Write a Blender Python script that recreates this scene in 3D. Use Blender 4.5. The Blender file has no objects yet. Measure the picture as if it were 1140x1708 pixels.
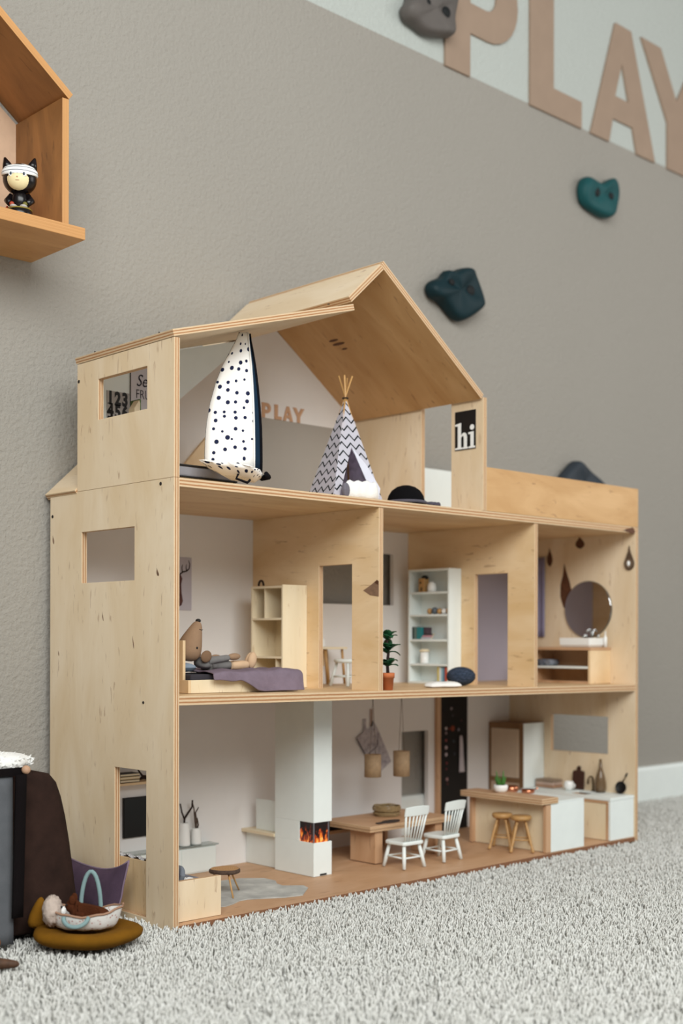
import bpy, bmesh, math, random
import numpy as np
from mathutils import Vector, Matrix
random.seed(7)
sc = bpy.context.scene
COL = sc.collection
PI = math.pi

# ---------------------------------------------------------------- camera
cam = bpy.data.cameras.new('camera')
co = bpy.data.objects.new('camera', cam)
COL.objects.link(co)
cam.sensor_fit = 'VERTICAL'
cam.sensor_height = 36
cam.sensor_width = 24
cam.lens = 2113.74 / 1708 * 36
cam.shift_y = (1065.63 - 854) / 1708
cam.clip_start = .02
cam.clip_end = 60
co.matrix_world = Matrix.Translation((-.8672, -1.2031, .3325)) @ Matrix.Rotation(-.7563, 4, 'Z') @ Matrix.Rotation(PI / 2, 4, 'X') @ Matrix.Rotation(.0019, 4, 'Z')
cam.dof.use_dof = True
cam.dof.focus_distance = 1.53
cam.dof.aperture_fstop = 4.0
sc.camera = co
# ---------------------------------------------------------------- light
wd = bpy.data.worlds.new('world')
sc.world = wd
wd.use_nodes = True
wd.node_tree.nodes['Background'].inputs[0].default_value = (1, .965, .92, 1)
wd.node_tree.nodes['Background'].inputs[1].default_value = .26


def area(name, loc, target, sx, sy, power, color):
    l = bpy.data.lights.new(name, 'AREA')
    l.shape = 'RECTANGLE'
    l.size = sx
    l.size_y = sy
    l.energy = power
    l.color = color
    o = bpy.data.objects.new(name, l)
    COL.objects.link(o)
    o.location = loc
    o.rotation_euler = (Vector(target) - Vector(loc)).to_track_quat('-Z', 'Y').to_euler()


area('window_light', (-.85, -1.98, 1.66), (.55, -.3, -.1), 2.4, 1.25, 82, (.97, 1, .985))
area('side_fill_light', (2.3, -1.5, 1.35), (.95, .2, .45), 1.3, 1.2, 15, (1, .98, .95))  # added fill lamp at right front, only to brighten the right-hand wall
vs = sc.view_settings
vs.view_transform = 'Standard'
vs.look = 'None'
vs.exposure = 0
vs.gamma = 1
vs.use_curve_mapping = False


# ---------------------------------------------------------------- materials
def lin(c):
    if isinstance(c, str):
        c = tuple(int(c[i:i + 2], 16) / 255 for i in (0, 2, 4))
    return tuple(x / 12.92 if x <= .04045 else ((x + .055) / 1.055)**2.4 for x in c) + (1,)


class NT:
    def __init__(s, name, rough=.6, metal=0, spec=.4):
        s.m = bpy.data.materials.new(name)
        s.m.use_nodes = True
        s.t = s.m.node_tree
        s.b = s.t.nodes['Principled BSDF']
        s.b.inputs['Roughness'].default_value = rough
        s.b.inputs['Metallic'].default_value = metal
        s.b.inputs['Specular IOR Level'].default_value = spec

    def n(s, kind, **kw):
        n = s.t.nodes.new('ShaderNode' + kind)
        for k, v in kw.items():
            if hasattr(n, k):
                setattr(n, k, v)
            else:
                n.inputs[k].default_value = v
        return n

    def l(s, a, b):
        s.t.links.new(a, b)

    def coord(s, out='Object', scale=(1, 1, 1)):
        tc = s.n('TexCoord')
        mp = s.n('Mapping')
        mp.inputs['Scale'].default_value = scale
        s.l(tc.outputs[out], mp.inputs[0])
        return mp.outputs[0]

    def noise(s, vec, scale=5., detail=3., rough=.55, dist=0.):
        n = s.n('TexNoise')
        n.inputs['Scale'].default_value = scale
        n.inputs['Detail'].default_value = detail
        n.inputs['Roughness'].default_value = rough
        n.inputs['Distortion'].default_value = dist
        s.l(vec, n.inputs['Vector'])
        return n.outputs[0]

    def ramp(s, fac, stops):
        r = s.n('ValToRGB')
        e = r.color_ramp.elements
        while len(e) < len(stops):
            e.new(.5)
        for k, (p, c) in enumerate(stops):
            e[k].position = p
            e[k].color = lin(c) if not isinstance(c, float) else (c, c, c, 1)
        s.l(fac, r.inputs[0])
        return r.outputs[0]

    def mix(s, fac, a, b, mode='MIX'):
        m = s.n('Mix', data_type='RGBA', blend_type=mode)
        for sock, v in ((m.inputs[0], fac), (m.inputs[6], a), (m.inputs[7], b)):
            if hasattr(v, 'links'):
                s.l(v, sock)
            elif isinstance(v, (int, float)):
                sock.default_value = v
            else:
                sock.default_value = lin(v)
        return m.outputs[2]

    def math(s, op, a, b=0., c=None):
        m = s.n('Math', operation=op)
        for i, v in enumerate((a, b, c)):
            if v is None:
                continue
            if hasattr(v, 'links'):
                s.l(v, m.inputs[i])
            else:
                m.inputs[i].default_value = v
        return m.outputs[0]

    def bump(s, h, strength=.3, dist=.001):
        b = s.n('Bump')
        b.inputs['Strength'].default_value = strength
        b.inputs['Distance'].default_value = dist
        s.l(h, b.inputs['Height'])
        s.l(b.outputs[0], s.b.inputs['Normal'])

    def col(s, c):
        if hasattr(c, 'links'):
            s.l(c, s.b.inputs['Base Color'])
        else:
            s.b.inputs['Base Color'].default_value = lin(c)
        return s.m


def plain(name, c, rough=.55, metal=0, var=.06, scale=60., bump=0., spec=.4):
    t = NT(name, rough, metal, spec)
    v = t.coord()
    f = t.noise(v, scale)
    d = tuple(max(0, int(c[i:i + 2], 16) / 255 * (1 - var * 2)) for i in (0, 2, 4))
    t.col(t.mix(f, d, c))
    if bump:
        t.bump(t.noise(v, scale * 8, 2), bump, .0006)
    return t.m


def fabric(name, c, var=.12, weave=1500., bump=.5):
    t = NT(name, .95, 0, .1)
    v = t.coord()
    d = tuple(int(c[i:i + 2], 16) / 255 * (1 - var * 2) for i in (0, 2, 4))
    t.col(t.mix(t.noise(v, 45, 4), d, c))
    t.bump(t.noise(v, weave, 2), bump, .0005)
    return t.m


def ply(name, light, dark, fleck, seed=0.):
    t = NT(name, .5, 0, .35)
    v0 = t.coord('UV')
    a = t.n('VectorMath', operation='ADD')
    a.inputs[1].default_value = (seed, seed * 1.7, 0)
    t.l(v0, a.inputs[0])
    v = a.outputs[0]

    def mp(sx, sy):
        m = t.n('Mapping')
        m.inputs['Scale'].default_value = (sx, sy, 1)
        t.l(v, m.inputs[0])
        return m.outputs[0]
    big = t.noise(mp(16, 4.5), 1, 4, .55, 1.2)
    fine = t.noise(mp(420, 14), 1, 3, .6, .3)
    c = t.mix(t.ramp(big, [(.3, 0.), (.7, 1.)]), dark, light)
    c = t.mix(t.math('MULTIPLY', fine, .35), c, dark)
    fl = t.ramp(t.noise(mp(190, 34), 1, 2, .5, .6), [(.635, 0.), (.70, 1.)])
    gate = t.ramp(t.noise(mp(14, 9), 1, 2), [(.42, 0.), (.56, 1.)])
    c = t.mix(t.math('MULTIPLY', t.math('MULTIPLY', fl, gate), .45), c, fleck)
    t.bump(fine, .12, .0004)
    return t.col(c)


def ply_edge():
    t = NT('plywood_edge', .7, 0, .2)
    v = t.coord('UV')
    sx = t.n('SeparateXYZ')
    t.l(v, sx.inputs[0])
    nz = t.noise(t.coord('UV', (2, 45, 1)), 1, 3)
    u = t.math('ADD', sx.outputs[0], t.math('MULTIPLY', t.math('SUBTRACT', nz, .5), .10))
    w = t.math('SINE', t.math('MULTIPLY', u, PI * 2 * 2.5))
    c = t.ramp(t.math('MULTIPLY_ADD', w, .5, .5), [(.12, 'a97a54'), (.42, 'cfae88'), (.9, 'dcc4a2')])
    c = t.mix(t.math('MULTIPLY', t.noise(t.coord('UV', (6, 160, 1)), 1, 2), .35), c, '9c6a45')
    return t.col(c)


PLY = ply('birch_plywood', 'ecdac0', 'ddc4a0', '94684a')
PLYB = ply('birch_plywood_warm', 'efd6b2', 'dab888', '8a5832', 3.1)
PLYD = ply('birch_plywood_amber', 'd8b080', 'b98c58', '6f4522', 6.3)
PLYM = ply('birch_plywood_tan', 'e4c8a0', 'cba577', '8a5832', 11.)
DOAK = ply('smoked_wood', '93704e', '76573a', '55402c', 15.)
EDGE = ply_edge()
OAK = ply('brown_wood', 'd2ac8a', 'b98f6a', '7a563a', 9.)
PINE = ply('pine_wood', 'd3a06a', 'b98550', '8a5a2c', 5.)
RAW = ply('raw_light_wood', 'ecdec4', 'e2d0ad', 'b89468', 13.)
SHADEP = ply('shaded_pine_wood', 'b27c46', '7d5630', '573a20', 7.)  # darker copy of the pine: shade inside the shelf put into the colour
STOOLW = plain('lacquered_beech', 'd0a166', .4, 0, .1, 90)
WHITE = plain('white_paint', 'ebf1ee', .5, 0, .02, 40)
OFFW = plain('inner_white_paint', 'f0edeb', .7, 0, .025, 12)
GREYP = plain('grey_wall_paint', 'aaa49c', .8, 0, .02, 12)
LILAC = plain('lilac_grey_paint', 'b4aebd', .7, 0, .02, 12)
BLACK = plain('black_paint', '14100f', .6, 0, .1)
DARK = plain('dark_hardware', '3b3532', .4, .6)
STEEL = plain('steel', 'b9b4ac', .35, 1)
BRASS = plain('bronze_metal', '75624a', .35, .9)
COPPER = plain('copper', 'd28a68', .28, 1)
TAN = plain('tan_card', 'caa184', .8, 0, .03)
KNOT = plain('dark_wood_knot', '7a4c30', .6, 0, .38, 120)
KNOTL = plain('grey_wood_patch', '9d7b62', .6, 0, .2, 160)
CERAM = plain('white_ceramic', 'f3f3f0', .22, 0, .01)
TERRA = plain('terracotta', 'd27746', .8, 0, .08)
LEAF = plain('dark_green_leaf', '1f5c36', .45, 0, .25, 90)
LEAF2 = plain('bright_green_leaf', '4c8a35', .45, 0, .2, 90)
BARK = plain('dark_bark', '3a2721', .9, 0, .25, 300, .6)
TWIG = plain('grey_brown_twig', '6a5446', .9, 0, .3, 300, .6)


def wallmat(name, c):
    t = NT(name, .85, 0, .2)
    v = t.coord()
    t.bump(t.noise(v, 170, 4, .65), 1., .0028)
    return t.col(t.mix(t.noise(v, 3, 2), c, tuple(int(c[i:i + 2], 16) / 255 * .97 for i in (0, 2, 4))))


WALLG = wallmat('grey_plaster', 'a09b93')
WALLW = wallmat('white_plaster', 'bcc1bc')


# ---------------------------------------------------------------- mesh builder
class MB:
    def __init__(s):
        s.v, s.f, s.uv, s.mi, s.sm = [], [], [], [], []

    def face(s, idx, mi=0, uv=None, sm=False):
        s.f.append(tuple(idx))
        s.mi.append(mi)
        s.uv.append(uv)
        s.sm.append(sm)

    def board(s, O, U, V, lu, lv, t, holes=(), grain='v', mi=0, emi=1):
        """a board: corner O, in-plane unit directions U and V, thickness t along U x V; holes as (u0,u1,v0,v1)."""
        O, U, V = Vector(O), Vector(U).normalized(), Vector(V).normalized()
        N = U.cross(V).normalized() * t
        us = sorted({0, lu, *[h[0] for h in holes], *[h[1] for h in holes]})
        vs_ = sorted({0, lv, *[h[2] for h in holes], *[h[3] for h in holes]})
        us = [u for u in us if -1e-9 <= u <= lu + 1e-9]
        vs_ = [v for v in vs_ if -1e-9 <= v <= lv + 1e-9]
        ru, rv = random.uniform(0, 9), random.uniform(0, 9)
        base = len(s.v)
        nu, nv = len(us), len(vs_)
        for k in (0, 1):
            for v in vs_:
                for u in us:
                    s.v.append(O + U * u + V * v + N * k)
        I = lambda i, j, k: base + k * nu * nv + j * nu + i

        def solid(i, j):
            if not (0 <= i < nu - 1 and 0 <= j < nv - 1):
                return False
            cu, cv = (us[i] + us[i + 1]) / 2, (vs_[j] + vs_[j + 1]) / 2
            return not any(h[0] < cu < h[1] and h[2] < cv < h[3] for h in holes)

        def uvof(i, j):
            u, v = us[i] + ru, vs_[j] + rv
            return (u, v) if grain == 'v' else (v, u)
        for i in range(nu - 1):
            for j in range(nv - 1):
                if not solid(i, j):
                    continue
                q = [(i, j), (i + 1, j), (i + 1, j + 1), (i, j + 1)]
                s.face([I(a, b, 1) for a, b in q], mi, [uvof(a, b) for a, b in q])
                s.face([I(a, b, 0) for a, b in q[::-1]], mi, [uvof(a, b) for a, b in q[::-1]])
                for (p, r), (di, dj) in (((q[0], q[1]), (0, -1)), ((q[1], q[2]), (1, 0)), ((q[2], q[3]), (0, 1)), ((q[3], q[0]), (-1, 0))):
                    if not solid(i + di, j + dj):
                        lp = us[p[0]] + vs_[p[1]]
                        lr = us[r[0]] + vs_[r[1]]
                        s.face([I(*p, 0), I(*r, 0), I(*r, 1), I(*p, 1)], emi, [(0, lp), (0, lr), (1, lr), (1, lp)])
        return s

    def box(s, x0, x1, y0, y1, z0, z1, mi=0, emi=None, grain='v'):
        dx, dy, dz = x1 - x0, y1 - y0, z1 - z0
        m = min(dx, dy, dz)
        e = mi if emi is None else emi
        if m == dx:
            s.board((x0, y0, z0), (0, 1, 0), (0, 0, 1), dy, dz, dx, (), grain, mi, e)
        elif m == dy:
            s.board((x1, y0, z0), (-1, 0, 0), (0, 0, 1), dx, dz, dy, (), grain, mi, e)
        else:
            s.board((x0, y0, z0), (1, 0, 0), (0, 1, 0), dx, dy, dz, (), grain, mi, e)
        return s

    def prism(s, poly, axis, a, b, mi=0, emi=None):
        """polygon in the two axes other than AXIS, extruded from a to b."""
        ax = 'xyz'.index(axis)
        oth = [i for i in range(3) if i != ax]
        n, base = len(poly), len(s.v)
        for w in (a, b):
            for p in poly:
                c = [0, 0, 0]
                c[ax] = w
                c[oth[0]], c[oth[1]] = p
                s.v.append(Vector(c))
        s.face(range(base, base + n), mi, list(poly))
        s.face(range(base + 2 * n - 1, base + n - 1, -1), mi, list(poly)[::-1])
        for i in range(n):
            j = (i + 1) % n
            s.face((base + i, base + n + i, base + n + j, base + j), mi if emi is None else emi, [(0, i), (1, i), (1, i + 1), (0, i + 1)])
        return s

    def tube(s, pts, r, n=8, mi=0, sm=True):
        pts = [Vector(p) for p in pts]
        rs = r if isinstance(r, (list, tuple)) else [r] * len(pts)
        base = len(s.v)
        up = None
        for i, p in enumerate(pts):
            d = (pts[min(i + 1, len(pts) - 1)] - pts[max(i - 1, 0)]).normalized()
            if up is None:
                up = d.orthogonal().normalized()
            else:
                up = (up - d * up.dot(d)).normalized()
            w = d.cross(up)
            for k in range(n):
                a = 2 * PI * k / n
                s.v.append(p + (up * math.cos(a) + w * math.sin(a)) * rs[i])
        for i in range(len(pts) - 1):
            for k in range(n):
                k2 = (k + 1) % n
                a, b = base + i * n, base + (i + 1) * n
                s.face((a + k, a + k2, b + k2, b + k), mi, [(k / n, i), ((k + 1) / n, i), ((k + 1) / n, i + 1), (k / n, i + 1)], sm)
        s.face([base + k for k in range(n)][::-1], mi)
        s.face([base + (len(pts) - 1) * n + k for k in range(n)], mi)
        return s

    def lathe(s, prof, c=(0, 0, 0), n=20, mi=0, M=None, sm=True):
        """profile of (r, z) pairs about the vertical axis through c; r=0 ends close."""
        c = Vector(c)
        rings = []
        for r, z in prof:
            if r < 1e-7:
                p = Vector((0, 0, z))
                s.v.append((M @ p if M else p) + c)
                rings.append([len(s.v) - 1])
            else:
                ids = []
                for k in range(n):
                    p = Vector((r * math.cos(2 * PI * k / n), r * math.sin(2 * PI * k / n), z))
                    s.v.append((M @ p if M else p) + c)
                    ids.append(len(s.v) - 1)
                rings.append(ids)
        for i in range(len(rings) - 1):
            A, B = rings[i], rings[i + 1]
            for k in range(n):
                k2 = (k + 1) % n
                if len(A) == 1 and len(B) == 1:
                    break
                if len(A) == 1:
                    s.face((A[0], B[k2], B[k]), mi, None, sm)
                elif len(B) == 1:
                    s.face((A[k], A[k2], B[0]), mi, None, sm)
                else:
                    s.face((A[k], A[k2], B[k2], B[k]), mi, [(k / n, prof[i][1]), ((k + 1) / n, prof[i][1]), ((k + 1) / n, prof[i + 1][1]), (k / n, prof[i + 1][1])], sm)
        if len(rings[0]) > 1:
            s.face(rings[0][::-1], mi)
        if len(rings[-1]) > 1:
            s.face(rings[-1], mi)
        return s

    def ball(s, c, rad, n=16, m=10, mi=0, M=None, fn=None):
        if isinstance(rad, (int, float)):
            rad = (rad,) * 3
        base = len(s.v)
        c = Vector(c)
        for j in range(m + 1):
            th = PI * j / m
            for k in range(n):
                ph = 2 * PI * k / n
                d = Vector((math.sin(th) * math.cos(ph), math.sin(th) * math.sin(ph), math.cos(th)))
                p = Vector((d.x * rad[0], d.y * rad[1], d.z * rad[2]))
                if fn:
                    p = fn(p, d)
                s.v.append((M @ p if M else p) + c)
        for j in range(m):
            for k in range(n):
                k2 = (k + 1) % n
                a, b = base + j * n, base + (j + 1) * n
                s.face((a + k, b + k, b + k2, a + k2), mi, [(k / n, j / m), (k / n, (j + 1) / m), ((k + 1) / n, (j + 1) / m), ((k + 1) / n, j / m)], True)
        return s

    def sheet(s, fn, nu, nv, mi=0, sm=True):
        base = len(s.v)
        for j in range(nv + 1):
            for i in range(nu + 1):
                s.v.append(Vector(fn(i / nu, j / nv)))
        for j in range(nv):
            for i in range(nu):
                a = base + j * (nu + 1) + i
                s.face((a, a + 1, a + nu + 2, a + nu + 1), mi, [(i / nu, j / nv), ((i + 1) / nu, j / nv), ((i + 1) / nu, (j + 1) / nv), (i / nu, (j + 1) / nv)], sm)
        return s

    def loft(s, rings, mi=0, sm=True, caps=True, uvs=None):
        base = len(s.v)
        n = len(rings[0])
        for r in rings:
            s.v += [Vector(p) for p in r]
        for i in range(len(rings) - 1):
            for k in range(n):
                k2 = (k + 1) % n
                a, b = base + i * n, base + (i + 1) * n
                q = None
                if uvs:
                    q = [uvs(k, i), uvs(k + 1, i), uvs(k + 1, i + 1), uvs(k, i + 1)]
                m = mi(k) if callable(mi) else mi
                s.face((a + k, a + k2, b + k2, b + k), m, q, sm)
        if caps:
            m = mi(0) if callable(mi) else mi
            s.face([base + k for k in range(n)][::-1], m)
            s.face([base + (len(rings) - 1) * n + k for k in range(n)], m)
        return s

    def curve(s, splines, depth, M, mi=0):
        """flat outline with holes, extruded by depth along +z of M."""
        cu = bpy.data.curves.new('tmp', 'CURVE')
        cu.dimensions = '2D'
        cu.fill_mode = 'BOTH'
        cu.extrude = depth / 2
        for sp in splines:
            q = cu.splines.new('POLY')
            q.points.add(len(sp) - 1)
            for p, xy in zip(q.points, sp):
                p.co = (xy[0], xy[1], 0, 1)
            q.use_cyclic_u = True
        return s._eval(cu, depth, M, mi)

    def text(s, body, size, depth, M, mi=0, offset=0., xs=1.):
        cu = bpy.data.curves.new('tmp', 'FONT')
        cu.body = body
        cu.size = size
        cu.extrude = depth / 2
        cu.offset = offset
        cu.resolution_u = 4
        return s._eval(cu, depth, M @ Matrix.Diagonal((xs, 1, 1, 1)), mi)

    def _eval(s, cu, depth, M, mi):
        ob = bpy.data.objects.new('tmp', cu)
        COL.objects.link(ob)
        dg = bpy.context.evaluated_depsgraph_get()
        me = bpy.data.meshes.new_from_object(ob.evaluated_get(dg))
        base = len(s.v)
        for v in me.vertices:
            s.v.append(M @ (v.co + Vector((0, 0, depth / 2))))
        for p in me.polygons:
            s.face([base + i for i in p.vertices], mi)
        bpy.data.objects.remove(ob)
        bpy.data.curves.remove(cu)
        bpy.data.meshes.remove(me)
        return s

    def warp(s, fn):
        s.v = [Vector(fn(Vector(v))) for v in s.v]
        return s

    def build(s, name, mats, parent=None, bevel=0, sub=0, solid=0, origin=None, recalc=True):
        if not isinstance(mats, (list, tuple)):
            mats = [mats]
        org = origin if origin is not None else (WL[parent] if parent else Vector((0, 0, 0)))
        org = Vector(org)
        me = bpy.data.meshes.new(name)
        me.from_pydata([Vector(v) - org for v in s.v], [], s.f)
        uvl = me.uv_layers.new(name='UVMap')
        for p in me.polygons:
            p.material_index = min(s.mi[p.index], len(mats) - 1)
            p.use_smooth = s.sm[p.index]
            u = s.uv[p.index]
            if u:
                for li, q in zip(p.loop_indices, u):
                    uvl.data[li].uv = q
        if recalc:
            bm = bmesh.new()
            bm.from_mesh(me)
            bmesh.ops.recalc_face_normals(bm, faces=bm.faces)
            bm.to_mesh(me)
            bm.free()
        for m in mats:
            me.materials.append(m)
        o = bpy.data.objects.new(name, me)
        COL.objects.link(o)
        if parent is not None:
            o.parent = parent
            WL[o] = org
        else:
            o.location = org
            WL[o] = org
        if solid:
            d = o.modifiers.new('thickness', 'SOLIDIFY')
            d.thickness = solid
            d.offset = 0
        if bevel:
            d = o.modifiers.new('bevel', 'BEVEL')
            d.width = bevel
            d.segments = 2
            d.limit_method = 'ANGLE'
            d.angle_limit = math.radians(40)
        if sub:
            d = o.modifiers.new('smooth', 'SUBSURF')
            d.levels = d.render_levels = sub
        return o


WL = {}


def tag(o, label, cat, group=None):
    o['label'] = label
    o['category'] = cat
    if group:
        o['group'] = group
    return o


def thing(name, label, cat, loc=(0, 0, 0), group=None):
    o = bpy.data.objects.new(name, None)
    o.empty_display_size = .01
    COL.objects.link(o)
    o.location = loc
    WL[o] = Vector(loc)
    return tag(o, label, cat, group)


def solo(name, mb, mats, label, cat, group=None, **kw):
    lo = [min(v[i] for v in mb.v) for i in range(3)]
    hi = [max(v[i] for v in mb.v) for i in range(3)]
    return tag(mb.build(name, mats, None, origin=((lo[0] + hi[0]) / 2, (lo[1] + hi[1]) / 2, lo[2]), **kw), label, cat, group)


def struct(name, mb, mats, **kw):
    o = mb.build(name, mats, **kw)
    o['kind'] = 'structure'
    return o


def dup(root, delta, label, group=None, rotz=0):
    def cp(o, par):
        c = o.copy()
        COL.objects.link(c)
        if par:
            c.parent = par
        for ch in list(o.children):
            cp(ch, c)
        return c
    r = cp(root, None)
    r.location = Vector(root.location) + Vector(delta)
    r.rotation_euler = (0, 0, root.rotation_euler.z + rotz)
    r['label'] = label
    if group:
        r['group'] = group
    return r


def frame(o, x, y):
    """matrix whose x and y axes are the given directions, at o"""
    x, y = Vector(x).normalized(), Vector(y).normalized()
    z = x.cross(y)
    m = Matrix((x, y, z)).transposed().to_4x4()
    m.translation = o
    return m


def arc(cx, cy, r, a0, a1, n, ry=None):
    ry = r if ry is None else ry
    return [(cx + r * math.cos(math.radians(a0 + (a1 - a0) * i / n)), cy + ry * math.sin(math.radians(a0 + (a1 - a0) * i / n))) for i in range(n + 1)]


W, D, T = .9515, .2766, .0081
X1, X2, X3 = .3464, .6824, .5596
YB = D - T                       # inner face of the back panel
YW = .29                         # the room's wall


def g0(x):
    return -.0024 + .00526 * x    # the ground floor board lies a little askew in the carpet


def g1(x):
    return .2657 - .00878 * x     # the middle floor sags to the right


# ================================================================ room
struct('wall_back', MB().board((5.5, YW, -.03), (-1, 0, 0), (0, 0, 1), 9, 1.37, .1).build and MB()
       .prism([(-3.5, -.03), (5.5, -.03), (5.5, 1.34), (-3.5, 1.34)], 'y', YW, YW + .1)
       .prism([(-3.5, 1.34), (5.5, 1.34), (5.5, 2.6), (-3.5, 2.6)], 'y', YW, YW + .1, 1), [WALLG, WALLW])
struct('baseboard_back', MB().prism([(YW, -.0164), (YW - .0115, -.0164), (YW - .0115, .060), (YW - .008, .066), (YW, .067)], 'x', -3.5, 5.5), [WHITE], bevel=.001)


def carpet_mat():
    t = NT('carpet_yarn', .95, 0, .1)
    g = t.n('NewGeometry')
    c = t.ramp(g.outputs['Random Per Island'], [(0, 'e3e3dd'), (.4, 'e9e9e4'), (.75, 'efefea'), (1, 'f5f5f1')])
    c = t.mix(t.math('MULTIPLY', t.noise(t.coord(), 9, 3), .2), c, 'd6cec6')
    t.col(c)
    tl = t.n('BsdfTranslucent')
    t.l(c, tl.inputs[0])
    mx = t.n('MixShader')
    mx.inputs[0].default_value = .22
    t.l(t.b.outputs[0], mx.inputs[1])
    t.l(tl.outputs[0], mx.inputs[2])
    t.l(mx.outputs[0], t.t.nodes['Material Output'].inputs['Surface'])
    return t.m


CARP = carpet_mat()
struct('floor', MB().prism([(-3.5, -3.2), (5.5, -3.2), (5.5, YW), (-3.5, YW)], 'z', -.05, -.0166), [plain('carpet_backing', 'd8d6d0', .95, 0, .1, 120)])


def carpet():
    rng = np.random.default_rng(3)
    st = .0040
    xs, ys = np.meshgrid(np.arange(-.6, 1.75, st), np.arange(-.72, YW - .013, st))
    x = (xs + rng.uniform(-.45, .45, xs.shape) * st).ravel()
    y = (ys + rng.uniform(-.45, .45, ys.shape) * st).ravel()
    inside = (x > -.0035) & (x < W + .0035) & (y > -.0035)
    near = (x + .87) ** 2 + (y + 1.2) ** 2 < .45 ** 2
    k = ~inside & ~near
    x, y = x[k], y[k]
    n = len(x)
    lean = rng.normal(0, .0034, (n, 2))
    tip = np.stack([x, y], 1) + lean * 1.15
    hit = (tip[:, 0] > -.004) & (tip[:, 0] < W + .004) & (tip[:, 1] > -.004)
    lean[hit] *= -1
    lean[hit & (y < 0), 1] = -np.abs(lean[hit & (y < 0), 1])
    lean[hit & (x < 0), 0] = -np.abs(lean[hit & (x < 0), 0])
    h = rng.uniform(.0115, .0168, n)
    r = rng.uniform(.0014, .0021, n)
    a0 = rng.uniform(0, 6.28, n)
    V = np.zeros((n, 10, 3), np.float32)
    for lv, (t, rr) in enumerate(((0, .9), (.6, 1.1), (.93, .8))):
        for q in range(3):
            a = a0 + q * PI * 2 / 3 + lv * .7
            bend = t ** 1.6
            V[:, lv * 3 + q, 0] = x + lean[:, 0] * bend + np.cos(a) * r * rr
            V[:, lv * 3 + q, 1] = y + lean[:, 1] * bend + np.sin(a) * r * rr
            V[:, lv * 3 + q, 2] = -.0165 + h * t
    V[:, 9, 0] = x + lean[:, 0] * 1.1
    V[:, 9, 1] = y + lean[:, 1] * 1.1
    V[:, 9, 2] = -.0165 + h * 1.04
    fq = []
    for lv in (0, 1):
        for q in range(3):
            q2 = (q + 1) % 3
            fq.append((lv * 3 + q, lv * 3 + q2, lv * 3 + 3 + q2, lv * 3 + 3 + q))
    ft = [(6 + q, 6 + (q + 1) % 3, 9) for q in range(3)]
    loops = np.array([i for f in fq for i in f] + [i for f in ft for i in f])
    cnt = np.array([4] * 6 + [3] * 3)
    L = (loops[None, :] + (np.arange(n) * 10)[:, None]).ravel().astype(np.int32)
    starts = (np.concatenate(([0], np.cumsum(cnt)[:-1]))[None, :] + (np.arange(n) * len(loops))[:, None]).ravel().astype(np.int32)
    me = bpy.data.meshes.new('carpet_pile')
    me.vertices.add(n * 10)
    me.vertices.foreach_set('co', V.ravel())
    me.loops.add(len(L))
    me.loops.foreach_set('vertex_index', L)
    me.polygons.add(n * 9)
    me.polygons.foreach_set('loop_start', starts)
    me.polygons.foreach_set('use_smooth', np.ones(n * 9, bool))
    me.update(calc_edges=True)
    me.materials.append(CARP)
    o = bpy.data.objects.new('carpet_pile', me)
    COL.objects.link(o)
    o['kind'] = 'stuff'
    tag(o, 'shaggy pale beige carpet pile covering the floor in front of the dollhouse', 'carpet')


carpet()

# ---------------------------------------------------------------- letters on the wall
LET = plain('tan_wood_letter', 'a38c79', .75, 0, .05, 20)


def wall_letters():
    y = YW - .0045

    def put(splines, x, z, label):
        M = frame((x, YW, z), (1, 0, 0), (0, 0, 1))
        mb = MB().curve(splines, .0045, M)
        solo('wall_letter', mb, [LET], label, 'letter', 'tan letters on the white wall', bevel=.0006)
    zb = 1.3365
    # P
    out = [(0, 0), (.066, 0), (.066, .078)] + arc(.115, .163, .085, -90, 90, 14) + [(0, .248)]
    hole = [(.066, .132)] + arc(.108, .163, .031, -90, 90, 10) + [(.066, .194)]
    put([out, hole], .785, zb, 'large tan letter P behind the grey climbing hold on the white wall')
    put([[(0, 0), (.162, 0), (.162, .052), (.072, .052), (.072, .248), (0, .248)]], 1.0225, zb, 'large tan letter L on the white wall between the letters P and A')
    put([[(0, 0), (.063, 0), (.0755, .05), (.146, .05), (.1615, 0), (.229, 0), (.140, .2465), (.084, .2465)],
         [(.0835, .098), (.132, .098), (.1075, .171)]], 1.2145, zb, 'large tan letter A on the white wall between the letters L and Y')
    put([[(.1, 0), (.168, 0), (.168, .098), (.268, .248), (.196, .248), (.135, .152), (.074, .248), (0, .248), (.1, .098)]], 1.391, zb, 'large tan letter Y at the end of the word on the white wall')


wall_letters()


# ---------------------------------------------------------------- climbing holds
def plastic(name, c):
    t = NT(name, .55, 0, .25)
    v = t.coord()
    t.bump(t.noise(v, 260, 3), .3, .001)
    return t.col(t.mix(t.noise(v, 30), c, tuple(int(c[i:i + 2], 16) / 255 * .8 for i in (0, 2, 4))))


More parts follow.
